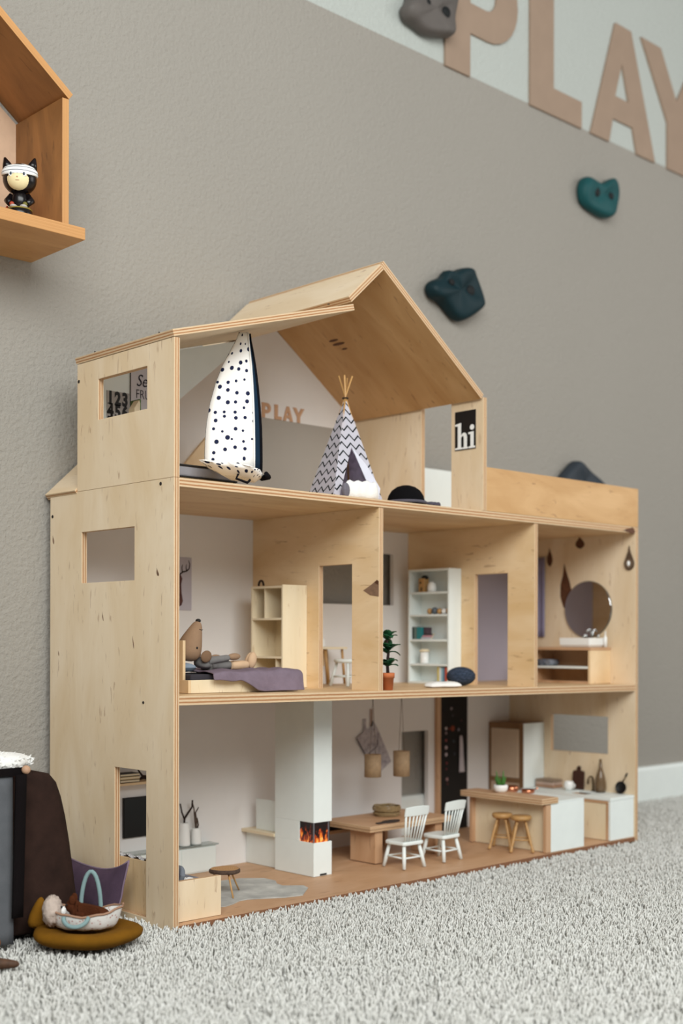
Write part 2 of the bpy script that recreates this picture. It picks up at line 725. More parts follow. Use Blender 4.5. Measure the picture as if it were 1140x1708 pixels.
def hold(label, mat, outline, c, depth, bolts, seed):
    """a moulded climbing hold: a domed lump over an irregular outline, pocketed, with sunken bolt holes"""
    cx, cz = c
    t = thing('climbing_hold', label, 'climbing hold', (cx, YW, cz), 'climbing holds on the wall')
    rnd = random.Random(seed)
    n = 40
    # closed smooth outline by angle
    def catmull(P, k):
        m = len(P)
        i = int(k * m) % m
        f = k * m - int(k * m)
        p0, p1, p2, p3 = (Vector(P[(i + j) % m]) for j in (-1, 0, 1, 2))
        return .5 * ((2 * p1) + (p2 - p0) * f + (2 * p0 - 5 * p1 + 4 * p2 - p3) * f * f + (3 * p1 - p0 - 3 * p2 + p3) * f ** 3)
    ring0 = [catmull(outline, k / n) for k in range(n)]
    rings = []
    ctr = Vector((0, 0))
    for s_, d in ((1, 0), (1.02, .3), (1.0, .68), (.93, .92), (.80, 1), (.55, 1.03), (.25, 1.0)):
        r = []
        for k, p in enumerate(ring0):
            q = ctr + (p - ctr) * s_
            dd = d * depth
            for (bx, bz, br) in bolts:
                e = math.hypot(q.x - bx, q.y - bz)
                if s_ < .95 and e < br * 2.2:
                    dd -= depth * .25 * max(0, 1 - e / (br * 2.2))
            dd *= 1 + .13 * math.sin(k * 2 * PI / n * 3 + seed) * (.4 + .6 * s_)
            r.append((cx + q.x, YW - max(dd, 0), cz + q.y))
        rings.append(r)
    mb = MB().loft(rings)
    mb.build('hold_body', [mat], t, sub=1)
    for (bx, bz, br) in bolts:
        M = Matrix.Rotation(PI / 2, 3, 'X')
        b = MB().lathe([(0, depth * .5), (br, depth * .5), (br, depth * .90), (br * .85, depth * .97), (0, depth * .96)], (cx + bx, YW, cz + bz), 18, 0, M)
        b.build('bolt_hole', [plain('hole_lining', '0a0f11', .7)], t)
    return t


TEAL = plastic('teal_plastic', '155356')
DTEAL = plastic('dark_teal_plastic', '082a31')
GRYH = plastic('grey_plastic', '6b6561')
CHAR = plastic('charcoal_plastic', '343c44')
hold('teal climbing hold high on the grey wall under the letter A', TEAL,
     [(-0.0599, 0.0109), (-0.0638, -0.0062), (-0.0579, -0.0248), (-0.0421, -0.0340), (-0.0121, -0.0400), (0.0195, -0.0422), (0.0422, -0.0340), (0.0554, -0.0122), (0.0648, 0.0120), (0.0595, 0.0310), (0.0419, 0.0411), (0.0242, 0.0331), (0.0014, 0.0192), (-0.0264, 0.0240), (-0.0468, 0.0228)], (1.2306, 1.2161), .026, [(-.022, -.003, .0095), (.026, .0, .0075)], 1)
hold('dark teal lumpy climbing hold just right of the dollhouse roof', DTEAL,
     [(-0.0611, -0.0228), (-0.0402, -0.0254), (-0.0139, -0.0426), (0.0077, -0.0510), (0.0312, -0.0424), (0.0620, -0.0213), (0.0696, -0.0086), (0.0618, 0.0170), (0.0497, 0.0371), (0.0377, 0.0470), (0.0074, 0.0404), (-0.0125, 0.0292), (-0.0256, 0.0315), (-0.0386, 0.0164), (-0.0643, 0.0047), (-0.0715, -0.0096)], (.8013, .9423), .030, [(-.024, .008, .006), (.026, .003, .0098)], 2)
hold('grey climbing hold overlapping the letter P at the top', GRYH,
     [(-0.0609, -0.0351), (-0.0392, -0.0383), (-0.0110, -0.0441), (0.0290, -0.0363), (0.0535, -0.0262), (0.0567, 0.0013), (0.0634, 0.0289), (0.0602, 0.0472), (0.0337, 0.0608), (-0.0120, 0.0465), (-0.0476, 0.0196), (-0.0578, -0.0052), (-0.0685, -0.0196)], (.7341, 1.4109), .032, [(.026, .001, .0095), (-.02, .002, .005)], 3)
hold('charcoal climbing hold half hidden behind the roof terrace board', CHAR,
     [(-.07, -.01), (-.03, .03), (-.01, .038), (.03, .022), (.075, -.005), (.06, -.04), (0, -.05), (-.05, -.04)], (1.166, .640), .03, [(.0, -.012, .011)], 4)


# ================================================================ house-shaped wall shelf with a figurine
def wall_shelf():
    t = thing('house_shelf', 'honey coloured wooden house-shaped wall shelf at upper left', 'shelf', (-.18, YW, .826))
    yf, zb, th = .172, .841, .0095
    xr, xl, ap = -.036, -.324, -.18
    ze = 1.0005
    za = ze + (xr - ap) * .77
    MB().board((xl - .015, .158, .8262), (1, 0, 0), (0, 1, 0), .318, YW - .158, .0148, (), 'u', 0, 0).build('base_board', [PINE], t, bevel=.0008)
    for x in (xr - th, xl):
        MB().board((x, yf, zb), (0, 1, 0), (0, 0, 1), YW - yf, ze - zb, th, (), 'v', 0, 1).build('side_board', [SHADEP, PINE], t, bevel=.0006)
    for s_, x in ((1, xr), (-1, xl)):
        d = Vector((ap - x, 0, za - ze))
        if s_ > 0:
            MB().board((x, yf, ze), (0, 1, 0), d, YW - yf, d.length, th, (), 'v', 0, 1).build('roof_board', [SHADEP, PINE], t, bevel=.0006)
        else:
            n_ = Vector((0, 1, 0)).cross(d.normalized())
            MB().board(Vector((x, yf, ze)) - n_ * th, (0, 1, 0), d, YW - yf, d.length, th, (), 'v', 0, 1).build('roof_board', [SHADEP, PINE], t, bevel=.0006)
    MB().prism([(xl + th, zb), (xr - th, zb), (xr - th, ze), (ap, za - th), (xl + th, ze)], 'y', YW - .003, YW - .0004).build('backing_sheet', [plain('beige_backing', 'cfae92', .8)], t)


wall_shelf()


def figurine():
    x, y, z = -.0965, .1850, .8412
    t = thing('toy_figurine', 'small toy figurine with black cat-ear hood and white striped headband on the wooden shelf', 'figurine', (x, y, z))
    BL = plain('glossy_black', '120d0f', .25, 0, .05)
    SK = plain('doll_skin', 'f0dfae', .5, 0, .02)
    R = Matrix.Rotation(math.radians(-38), 3, 'Z')   # turned toward the viewer at front left
    P = lambda a, b, c: Vector((x, y, z)) + R @ Vector((a, b, c))
    f = Vector((0, 0, 0))
    MB().lathe([(0, 0), (.0165, 0), (.0175, .004), (.0165, .010), (.014, .012), (0, .012)], P(0, 0, 0), 24).build('plinth', [BL], t)
    MB().lathe([(.0155, .0105), (.0167, .0112), (.0155, .0124), (0, .0126)], P(0, 0, 0), 24).build('yellow_rim', [plain('yellow_trim', '9d8a35', .5)], t)
    MB().ball(P(0, 0, .024), (.0115, .0095, .014), M=R).build('body', [BL], t)
    for s_ in (-1, 1):
        MB().tube([P(s_ * .010, 0, .031), P(s_ * .0155, -.002, .023), P(s_ * .010, -.009, .017)], [.0042, .0046, .0044], 10).build('arm', [BL], t)
        MB().ball(P(s_ * .0085, -.010, .0165), .0034, 10, 8).build('hand', [plain('red_glove', 'b2452c', .5) if s_ < 0 else plain('olive_glove', '77702f', .5)], t)
        MB().ball(P(s_ * .0065, -.009, .0135), (.0052, .0068, .003), 10, 8, M=R).build('shoe', [plain('grey_shoe', 'b9b4ae', .5)], t)
    MB().box(0, 0, 0, 0, 0, 0) if False else None
    MB().ball(P(-.0165, .002, .0092), (.0030, .004, .0086), 10, 8).build('red_cape', [plain('orange_red', 'c4481d', .5)], t)
    hc = P(0, 0, .052)
    hd = MB().ball(hc, (.022, .0195, .0205), 24, 16, M=R).build('hood', [BL], t)
    fc = MB().ball(P(0, -.0075, .0498), (.0165, .0135, .0155), 22, 14, M=R).build('face', [SK], t)
    for s_ in (-1, 1):
        MB().ball(P(s_ * .0088, -.0186, .0535), (.0030, .0012, .0036), 12, 8, M=R).build('eye_white', [CERAM], fc)
        MB().ball(P(s_ * .0085, -.0198, .0535), (.0015, .0007, .0021), 10, 8, M=R).build('pupil', [plain('dark_blue', '2a3a4c', .3)], fc)
        MB().lathe([(.0078, 0), (.0052, .008), (.0016, .0155), (0, .0165)], P(s_ * .0150, .001, .0660), 12, 0, R.to_3x3() @ Matrix.Rotation(s_ * .30, 3, 'Y')).build('ear', [BL], t)
    MB().ball(P(0, -.0210, .0490), (.0011, .0009, .0010), 8, 6, M=R).build('nose', [plain('nose_tint', 'dba582', .5)], fc)
    MB().ball(P(0, -.0199, .0448), (.0030, .0007, .0005), 8, 6, M=R).build('mouth', [plain('lip_tint', 'b97f62', .5)], fc)
    t2 = NT('striped_cloth', .8)
    sep = t2.n('SeparateXYZ')
    t2.l(t2.coord(), sep.inputs[0])
    w = t2.math('SINE', t2.math('MULTIPLY', sep.outputs[2], 2 * PI / .0052))
    t2.col(t2.ramp(w, [(.70, 'eef0ee'), (.9, '77777f')]))
    rg = []
    for r_, dz in ((1.02, .0040), (1.06, .0055), (1.03, .0105), (.88, .0155), (.62, .0190), (.3, .0208)):
        rg.append([hc + R @ Vector((.0225 * r_ * math.cos(a), .0198 * r_ * math.sin(a), dz + .003 * math.sin(a))) for a in np.linspace(0, 2 * PI, 24, endpoint=False)])
    MB().loft(rg).build('headband', [t2.m], t)
    t.scale = (.92, .92, .92)


figurine()

# ================================================================ the dollhouse
H = thing('dollhouse', 'large birch plywood dollhouse with three open floors standing on the carpet', 'dollhouse', (0, 0, 0))
PM = [PLY, EDGE]
WM = [OFFW, EDGE]
BV = .0004
# left side panel with a window and a door
MB().board((0, 0, -.009), (0, 1, 0), (0, 0, 1), D, .529, T, [(.0808, .1995, .4118, .4767), (.0551, .1229, .009, .1836)], 'v').build('side_panel', PM, H, bevel=BV)
MB().board((W - T, 0, -.009), (0, 1, 0), (0, 0, 1), D, .529 - .0001, T, [(.0545, .175, .1455, .2095)], 'v').build('side_panel', PM, H, bevel=BV)
bp = MB().board((W - T, YB, -.009), (-1, 0, 0), (0, 0, 1), W - 2 * T, .529, -T if False else T, [(W - T - .64, W - T - .45, .397, .482), (W - T - .725, W - T - .66, .009, .186)], 'v', 0, 0)
bp.warp(lambda v: v + Vector((0, 0, 0)))
bp.build('back_panel', WM, H)


def floorboard(z, t, x0, x1, name, fn=None, mats=PM, holes=()):
    mb = MB().board((x0, 0, 0), (1, 0, 0), (0, 1, 0), x1 - x0, D, t, holes, 'u')
    f = fn or (lambda x: z)
    mb.warp(lambda v: (v.x, v.y, v.z - t + f(v.x)))
    return mb.build(name, mats, H, bevel=BV)


floorboard(0, .0075, T, W - T, 'ground_floor_board', g0, [OAK, plain('dark_floor_edge', '99694a', .7, 0, .15, 200)])
floorboard(0, .0112, T, W - T, 'middle_floor_board', g1, [PLYM, EDGE])
floorboard(.52, .0103, T, W - T, 'attic_floor_board', None, [PLYM, EDGE])
for xp in (X1, X2):
    zb = g1(xp - T) - .0002
    MB().board((xp - T, 0.0015, zb), (0, 1, 0), (0, 0, 1), YB - .0015, .5097 - zb, T, [(.0525, .120, 0.0, .4355 - zb)], 'u').build('partition', [PLYB, EDGE], H, bevel=BV)
# attic
MB().board((0, 0, .5203), (0, 1, 0), (0, 0, 1), .2103, .1626, T, [(.0547, .1614, .0861, .1371)], 'v').build('attic_side_panel', PM, H, bevel=BV)
# roof boards: the long right slope, the short left slope cut round the dormer, the dormer's own roof
RX, RZ = .3446, .8418
d = Vector((.5525 - RX, 0, .6895 - RZ))
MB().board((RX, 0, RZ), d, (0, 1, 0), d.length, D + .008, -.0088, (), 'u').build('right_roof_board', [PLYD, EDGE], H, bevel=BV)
d = Vector((-RX - .004, 0, .5215 - RZ))
dl = d.length
cut = dl * (RX - .281) / (RX + .004)
n_ = Vector((0, 1, 0)).cross(d.normalized())
apx = Vector((RX - .0060, 0, RZ - .0055))
mb = MB().board(apx, (0, 1, 0), d.normalized(), D + .008, dl - .0085, -.0088, [(0, .2106, cut - .006, dl)], 'u')
mb.build('left_roof_board', [PLY, EDGE], H, bevel=BV)
d = Vector((.2905, 0, .0820))
MB().board((-.0008, -.001, .6832), d, (0, 1, 0), d.length, .2125, .0082, (), 'v').build('dormer_roof_board', PM, H, bevel=BV)
# white cheek between the dormer roof and the cut left slope
MB().prism([(T, .535), (T, .6845), (.268, .757), (.25, .737)], 'y', .2025, .2085).build('dormer_cheek', [WHITE], H)
# gable back wall: bare ply corner, grey dado, white above
zl = .6662
MB().prism([(.290, .5203), (X3 - T, .5203), (X3 - T, zl), (.290, zl)], 'y', YB, D).build('gable_dado', [GREYP], H)
MB().prism([(T, .5203), (.290, .5203), (.290, zl), (X3 - T, zl), (X3 - T, .682), (RX, .829), (T, .524)], 'y', YB, D).build('gable_panel', [OFFW], H)
# right attic wall in two pieces with a doorway between
MB().board((X3 - T, 0, .5203), (0, 1, 0), (0, 0, 1), .0622, .1655, T, (), 'v').build('attic_front_post', PM, H, bevel=BV)
MB().board((X3 - T, .1235, .5203), (0, 1, 0), (0, 0, 1), D - .1235, .1655, T, (), 'v').build('attic_rear_wall', PM, H, bevel=BV)
# terrace boards
MB().board((W, 0, .5203), (-1, 0, 0), (0, 0, 1), W - X3, .0646, -.0, (), 'u') if False else None
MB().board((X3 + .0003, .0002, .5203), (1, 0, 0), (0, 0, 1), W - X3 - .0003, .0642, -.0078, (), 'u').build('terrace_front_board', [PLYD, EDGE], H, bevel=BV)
MB().board((X3, YB + T, .5203), (1, 0, 0), (0, 0, 1), W - X3, .1035, T, (), 'u', 0, 0).build('terrace_back_board', [WHITE], H, bevel=BV)
MB().board((W - T, .008, .5203), (0, 1, 0), (0, 0, 1), YB - .008, .0642, T, (), 'u').build('terrace_side_board', PM, H, bevel=BV)


# screws and knots
def screw(c, axis, r=.0022):
    mb = MB()
    M = {'x': Matrix.Rotation(-PI / 2, 3, 'Y'), 'z': Matrix.Identity(3)}[axis]
    mb.lathe([(r * 1.0, 0), (r, .0004), (r * .55, .0011), (r * .45, .0006), (0, .0005)], c, 12, 0, M)
    o = mb.build('screw', [DARK], H)


for c in ((0, .2065, .6607), (0, .0264, .5145), (0, .2705, .4925)):
    screw(c, 'x')
screw((0, .0612, .2559), 'x', .0018)
for px, py in ((.01, .04), (.01, .18)):
    MB().tube([(px - .004, py, .691), (px - .003, py, .6965)], .0008, 6).build('nail', [DARK], H)
screw((.262, .02, .7625 + .0092), 'z', .0018)


def knot(axis, v, poly, mat=KNOT, t=.0003):
    MB().prism(poly, axis, v - t, v + .001).build('wood_knot', [mat], H)


def leafpoly(c, w, h, lean=0):
    ps = [(-.5, -.12), (-.42, -.33), (-.1, -.5), (.25, -.42), (.48, -.2), (.42, .05), (.2, .25), (.05, .5), (-.1, .32), (-.35, .1)]
    return [(c[0] + p[0] * w + p[1] * h * lean, c[1] + p[1] * h) for p in ps]


xi = W - T
knot('x', xi, leafpoly((.143, .424), .026, .084, .05))
knot('x', xi, leafpoly((.178, .478), .013, .034))
knot('x', xi, leafpoly((.113, .5005), .020, .022))
knot('x', X1 - T, [(.0315, .3985), (.0165, .4055), (.008, .4105), (.0017, .408), (.0017, .3895), (.018, .3915)], KNOTL)
knot('x', X1 - T - .0003, [(.0095, .4085), (.005, .412), (.0018, .410), (.0018, .405)], KNOT)
for c, w, h in (((.033, .411), .004, .010), ((.031, .409), .0025, .006), ((.269, .462), .004, .012), ((.255, .313), .0025, .007), ((.15, .36), .002, .012), ((.083, .328), .002, .016)):
    knot('x', 0, leafpoly((c[0], c[1]), w, h, .2), KNOTL, .0001)
MB().prism([(.905, .5125), (.935, .5195), (.9425, .512), (.936, .5085)], 'y', -.0004, .003).build('wood_knot', [KNOT], H)
# knots on the underside of the right slope
for k, (u, w_, h_) in enumerate(((.098, .020, .004), (.106, .026, .005), (.117, .012, .003))):
    dirv = Vector((.5525 - RX, 0, .6895 - RZ)).normalized()
    nn = Vector((-dirv.z, 0, dirv.x))
    c = Vector((RX, .178 - k * .004, RZ)) + dirv * u - nn * .0089
    mb = MB()
    ring = [c + Vector((0, 1, 0)) * w_ * .5 * math.cos(a) + dirv * h_ * .5 * math.sin(a) for a in np.linspace(0, 2 * PI, 12, endpoint=False)]
    mb.loft([ring, [p - nn * .0003 for p in ring]], 0, False)
    mb.build('wood_knot', [KNOT], H)


# ================================================================ helpers for small furniture
def rect_parts(t, specs):
    for name, mats, b in specs:
        mb = MB()
        for q in (b if isinstance(b, list) else [b]):
            mb.box(*q)
        mb.build(name, mats, t, bevel=.0004)


def book(label, mats, x0, x1, y0, y1, z0, z1, group, name='book'):
    """spine toward -x, boards thin in y"""
    t = thing(name, label, 'book', ((x0 + x1) / 2, (y0 + y1) / 2, z0), group)
    th = min(y1 - y0, z1 - z0) * .16
    if y1 - y0 < z1 - z0:
        MB().box(x0, x1, y0, y0 + th, z0, z1).box(x0, x1, y1 - th, y1, z0, z1).box(x0, x0 + th, y0 + th, y1 - th, z0, z1).build('cover', mats, t)
        MB().box(x0 + th, x1 - .0005, y0 + th, y1 - th, z0 + .0004, z1 - .0004).build('pages', [RAW], t)
    else:
        MB().box(x0, x1, y0, y1, z0, z0 + th).box(x0, x1, y0, y1, z1 - th, z1).box(x0, x0 + th, y0, y1, z0 + th, z1 - th).build('cover', mats, t)
        MB().box(x0 + th, x1 - .0005, y0 + .0004, y1 - .0004, z0 + th, z1 - th).build('pages', [RAW], t)
    return t


# ================================================================ attic
def pod():
    """dotted fabric pod swing hung under the dormer roof"""
    t = thing('pod_swing', 'white fabric pod swing with navy dots and navy side hanging in the attic', 'pod swing', (.14, .06, .55))
    m = NT('dotted_fabric', .9, 0, .1)
    v = m.coord('UV')
    vo = m.n('TexVoronoi', voronoi_dimensions='2D')
    vo.inputs['Scale'].default_value = 78
    vo.inputs['Randomness'].default_value = .62
    m.l(v, vo.inputs['Vector'])
    sp = m.n('SeparateColor')
    m.l(vo.outputs['Color'], sp.inputs[0])
    rad = m.math('MULTIPLY_ADD', sp.outputs[0], .13, .11)
    m.col(m.mix(m.math('LESS_THAN', vo.outputs['Distance'], rad), 'f4f2ef', '232844'))
    m.bump(m.noise(m.coord(), 900, 2), .4, .0005)
    NAVY = fabric('navy_fabric', '1f3a52', .1)
    BLK = fabric('black_trim', '141318', .1)
    A, B, C, E_ = Vector((.0945, .066)), Vector((.1440, .030)), Vector((.1815, .060)), Vector((.140, .095))
    ax = Vector((.1560, .060))
    prof = [(0, .99), (.06, 1.0), (.16, .99), (.3, .955), (.45, .87), (.6, .74), (.74, .57), (.87, .36), (.95, .23), (1, .18)]
    z0, z1 = .5505, .7225

    def section(s_):
        pts = []
        for P, Q, n, bulge in ((A, B, 8, .004), (B, C, 5, .002), (C, E_, 3, .002), (E_, A, 3, .002)):
            nrm = Vector(((Q - P).y, -(Q - P).x)).normalized()
            for i in range(n):
                f = i / n
                p = P + (Q - P) * f + nrm * bulge * math.sin(PI * f)
                pts.append(ax + (p - ax) * s_)
        return pts
    rings = []
    for f, s_ in prof:
        z = z0 + (z1 - z0) * f
        rings.append([(p.x, p.y, z - (.006 if f == 0 else 0) * ((p - A).length / .09)) for p in section(s_)])
    n = len(rings[0])
    cum = [0]
    for k in range(n):
        cum.append(cum[-1] + (Vector(rings[0][k]) - Vector(rings[0][(k + 1) % n])).length)
    front = MB()
    zz = [z0 + (z1 - z0) * f for f, _ in prof]
    uv = lambda k, i: (cum[k] * (.35 + .65 * prof[i][1]) + .3 + (1 - prof[i][1]) * .03, zz[i])
    # dotted panel
    front.loft([[r[k] for k in range(9)] for r in rings], 0, True, False, lambda k, i: uv(k, i))
    front.f = [f for j, f in enumerate(front.f)]
    # drop the wrap-around strip of the open loft
    keep = [j for j in range(len(front.f)) if j % 9 != 8]
    front.f = [front.f[j] for j in keep]
    front.uv = [front.uv[j] for j in keep]
    front.mi = [front.mi[j] for j in keep]
    front.sm = [front.sm[j] for j in keep]
    front.build('dotted_panel', [m.m], t, solid=.0009, recalc=False)
    side = MB()
    side.loft([[r[k % n] for k in range(8, n + 1)] for r in rings], 0, True, False)
    w = n - 8 + 1
    keep = [j for j in range(len(side.f)) if j % w != w - 1]
    for a in ('f', 'uv', 'mi', 'sm'):
        setattr(side, a, [getattr(side, a)[j] for j in keep])
    side.build('navy_panel', [NAVY], t, solid=.0009, recalc=False)
    MB().tube([Vector(r[11]) + Vector((.0012, -.0006, 0)) for r in rings], [.0023] * 4 + [.0019] * 4 + [.0014] * 2, 8).build('black_seam', [BLK], t)
    MB().tube([Vector(r[8]) + Vector((.0003, -.0008, 0)) for r in rings], [.0012] * 7 + [.0009] * 3, 8).build('white_piping', [fabric('white_piping', 'f3f1ee', .03)], t)
    # frilled dotted base
    base = MB()
    rim = section(1.14)
    low = section(.96)
    wav = lambda k: .0016 * math.sin(k * 2.1)
    tilt = lambda p: -.011 * ((p.x - A.x) / .09)
    base.loft([[(p.x, p.y, z0 + .0035 + wav(k) + tilt(p)) for k, p in enumerate(rim)], [(p.x, p.y, z0 - .0005 + tilt(p)) for p in low], [(p.x, p.y, z0 - .008 + tilt(p)) for p in section(.55)]],
              0, True, True, lambda k, i: (cum[min(k, n)] * 1.1, i * .012))
    base.build('dotted_base', [m.m], t)
    MB().tube([(C.x - .004, C.y - .014, z0 - .006), (C.x + .0045, C.y - .008, z0 - .009), (C.x + .002, C.y + .002, z0 - .010), (C.x - .004, C.y + .004, z0 - .008)], [.0028, .0042, .0038, .002], 8).build('black_cord_bunch', [BLK], t)
    MB().tube([(.137, .05, z0 - .007), (.128, .045, z0 - .017), (.142, .04, z0 - .0215), (.150, .045, z0 - .017)], .0016, 8).build('black_strap', [BLK], t)
    MB().tube([(ax.x, ax.y, z1 - .002), (ax.x, ax.y, z1 + .0015)], .0016, 8).build('hanging_loop', [BLK], t)


pod()


def teepee():
    cx, cy, zf = .3325, .064, .5203
    t = thing('teepee_tent', 'white toy teepee with black zigzag print and wooden poles in the attic', 'tent', (cx, cy, zf))
    m = NT('zigzag_fabric', .9, 0, .1)
    v = m.coord('UV')
    sx = m.n('SeparateXYZ')
    m.l(v, sx.inputs[0])
    tri = m.math('PINGPONG', sx.outputs[0], .0088)
    h = m.math('ADD', sx.outputs[1], m.math('MULTIPLY', tri, .85))
    f = m.math('FRACT', m.math('MULTIPLY', h, 1 / .0122))
    mc = m.mix(m.math('LESS_THAN', f, .21), 'eceaf2', '141f24')
    m.col(mc)
    m.bump(m.noise(m.coord(), 900, 2), .3, .0005)
    LIN = NT('lilac_lining', .9, 0, .1)
    for q, cc in ((m, 'f4f2f6'), (LIN, 'c9c2da')):
        tl = q.n('BsdfTranslucent')
        tl.inputs[0].default_value = lin(cc)
        mx = q.n('MixShader')
        mx.inputs[0].default_value = .5
        q.l(q.b.outputs[0], mx.inputs[1])
        q.l(tl.outputs[0], mx.inputs[2])
        q.l(mx.outputs[0], q.t.nodes['Material Output'].inputs['Surface'])
    m.l(mc, m.t.nodes['Translucent BSDF'].inputs[0])
    LIN = LIN.col('e2dcee')
    L, R_, BR, BL = Vector((.2755, .0235, zf)), Vector((.3735, .0285, zf)), Vector((.386, .108, zf)), Vector((.292, .098, zf))
    A = Vector((.3325, .0618, .6655))
    top = .045

    def uvp(P, Q, p):
        d = (Q - P).normalized()
        return ((p - P).dot(d) + .3, p.z)
    mb = MB()

    def poly(ps, P, Q):
        b = len(mb.v)
        mb.v += ps
        mb.face(range(b, b + len(ps)), 0, [uvp(P, Q, p) for p in ps])
    cut = lambda P: A + (P - A) * top
    poly([BL, L, cut(L), cut(BL)], BL, L)
    poly([BR, BL, cut(BL), cut(BR)], BR, BL)
    poly([R_, BR, cut(BR), cut(R_)], R_, BR)
    M = lambda f, hgt: (L + (R_ - L) * f) + (A - (L + (R_ - L) * f)) * hgt
    O1, O2, OT = M(.10, 0), M(.88, 0), M(.46, .50)
    poly([L, O1, OT, cut((L + R_) / 2), cut(L)], L, R_)
    poly([O2, R_, cut(R_), cut((L + R_) / 2), OT], L, R_)
    mb.build('tent_cloth', [m.m], t, solid=.0007, recalc=False)
    ins = MB()
    for P, Q in ((BL, L), (BR, BL), (R_, BR)):
        s_ = .955
        c0 = (L + R_ + BR + BL) / 4
        q = lambda p: c0 + (p - c0) * s_ + Vector((0, 0, .0004))
        b = len(ins.v)
        ins.v += [q(P), q(Q), q(A)]
        ins.face((b, b + 1, b + 2), 0)
    ins.build('tent_lining', [LIN], t, recalc=False)
    # folded-back door flap on the right
    fl = MB()
    n = Vector((-.25, -1, .45)).normalized()
    b = [M(.88, .0) + n * .002, M(1.0, .12) + n * .004, M(.84, .34) + n * .003, OT + n * .0015, M(.74, .2) + n * .001]
    fl.v += b
    fl.face(range(5), 0)
    fl.build('door_flap', [fabric('flap_fabric', 'dcdce8', .04)], t, solid=.0008, recalc=False)
    for P in (L, R_, BR, BL):
        P = P + (Vector((cx, cy, zf)) - P) * .10
        dirv = (A - P).normalized()
        e = A + dirv * .030 * (1 if P is not BR else 1.08)
        MB().tube([P + dirv * .004 + (A - P) * .0, e], .0012, 8).build('pole', [STOOLW], t)
    MB().tube([A + Vector((.004 * math.cos(a), .004 * math.sin(a), -.002)) for a in np.linspace(0, 2 * PI, 10)], .0008, 6).build('black_tie', [BLACK], t)


teepee()


def fluffy(name, label, cat, c, rx, ry, h, mat, seed, group=None, n=28):
    rnd = random.Random(seed)
    ph = [rnd.uniform(0, 6) for _ in range(5)]
    mb = MB()

    def rad(a):
        return 1 + .16 * math.sin(3 * a + ph[0]) + .09 * math.sin(5 * a + ph[1]) + .05 * math.sin(9 * a + ph[2])
    rings = []
    for s_, z in ((.94, 0), (1.0, .35), (.93, .85), (.7, 1.0), (.35, .9)):
        rings.append([(c[0] + rx * s_ * rad(a) * math.cos(a), c[1] + ry * s_ * rad(a) * math.sin(a), c[2] + h * z * (1 + .25 * math.sin(7 * a + ph[3] + s_ * 9) + rnd.uniform(-.1, .1)) if z else c[2])
                      for a in np.linspace(0, 2 * PI, n, endpoint=False)])
    mb.loft(rings)
    return solo(name, mb, [mat], label, cat, group, sub=1)


FUR = fabric('white_fur', 'f6f5f2', .04, 500, 1.)
fluffy('fur_rug', 'fluffy white rug spilling out of the teepee opening', 'rug', (.3400, .0330, .5204), .030, .011, .0265, FUR, 2)


def cushion(name, label, cat, c, sx, sy, sz, mat, rot=0, tilt=0, tilt_axis='X'):
    mb = MB()
    M = Matrix.Rotation(rot, 3, 'Z') @ Matrix.Rotation(tilt, 3, tilt_axis)

    def fn(u, v, side):
        a, b = u * 2 - 1, v * 2 - 1
        e = ((1 - abs(a)**3.2) * (1 - abs(b)**3.2))
        k = 1 - .06 * (1 - max(abs(a), abs(b))) - .05 * (1 - min(abs(a), abs(b))) * (max(abs(a), abs(b))**4)
        p = Vector((a * sx * k, b * sy * k, side * sz * max(e, 0)**.45))
        return Vector(c) + M @ p
    mb.sheet(lambda u, v: fn(u, v, 1), 12, 12)
    mb.sheet(lambda u, v: fn(u, v, -1), 12, 12)
    return solo(name, mb, [mat], label, cat)


cushion('cushion', 'small grey pillow at the left edge of the teepee opening', 'cushion', (.2925, .0185, .5305), .0065, .003, .0095, fabric('grey_pillow', '7f7b86'), .2)


def black_cave():
    c = (.416, .026, .5204)
    t = thing('pet_cave', 'black half-dome toy pet bed on the attic floor beside the teepee', 'pet bed', c)
    r = .0265
    MB().lathe([(r, 0), (r * 1.0, .006), (r * .93, .0125), (r * .76, .0195), (r * .5, .0245), (r * .22, .0268), (0, .027)], c, 28).build('dome', [fabric('black_felt', '0f0e10', .1)], t)
    MB().tube([(c[0] + (r + .001) * math.cos(a), c[1] + (r + .001) * math.sin(a), c[2] + .003) for a in np.linspace(PI * .95, PI * 2.0, 16)], .0022, 8).build('knitted_rim', [fabric('grey_knit', '6a6670', .15, 700, 1)], t)
    fluffy('blanket', 'dark grey knitted blanket lying beside the black pet bed', 'blanket', (.458, .014, .5204), .012, .008, .006, fabric('dark_grey_knit', '575460', .15, 700, 1), 5)


black_cave()


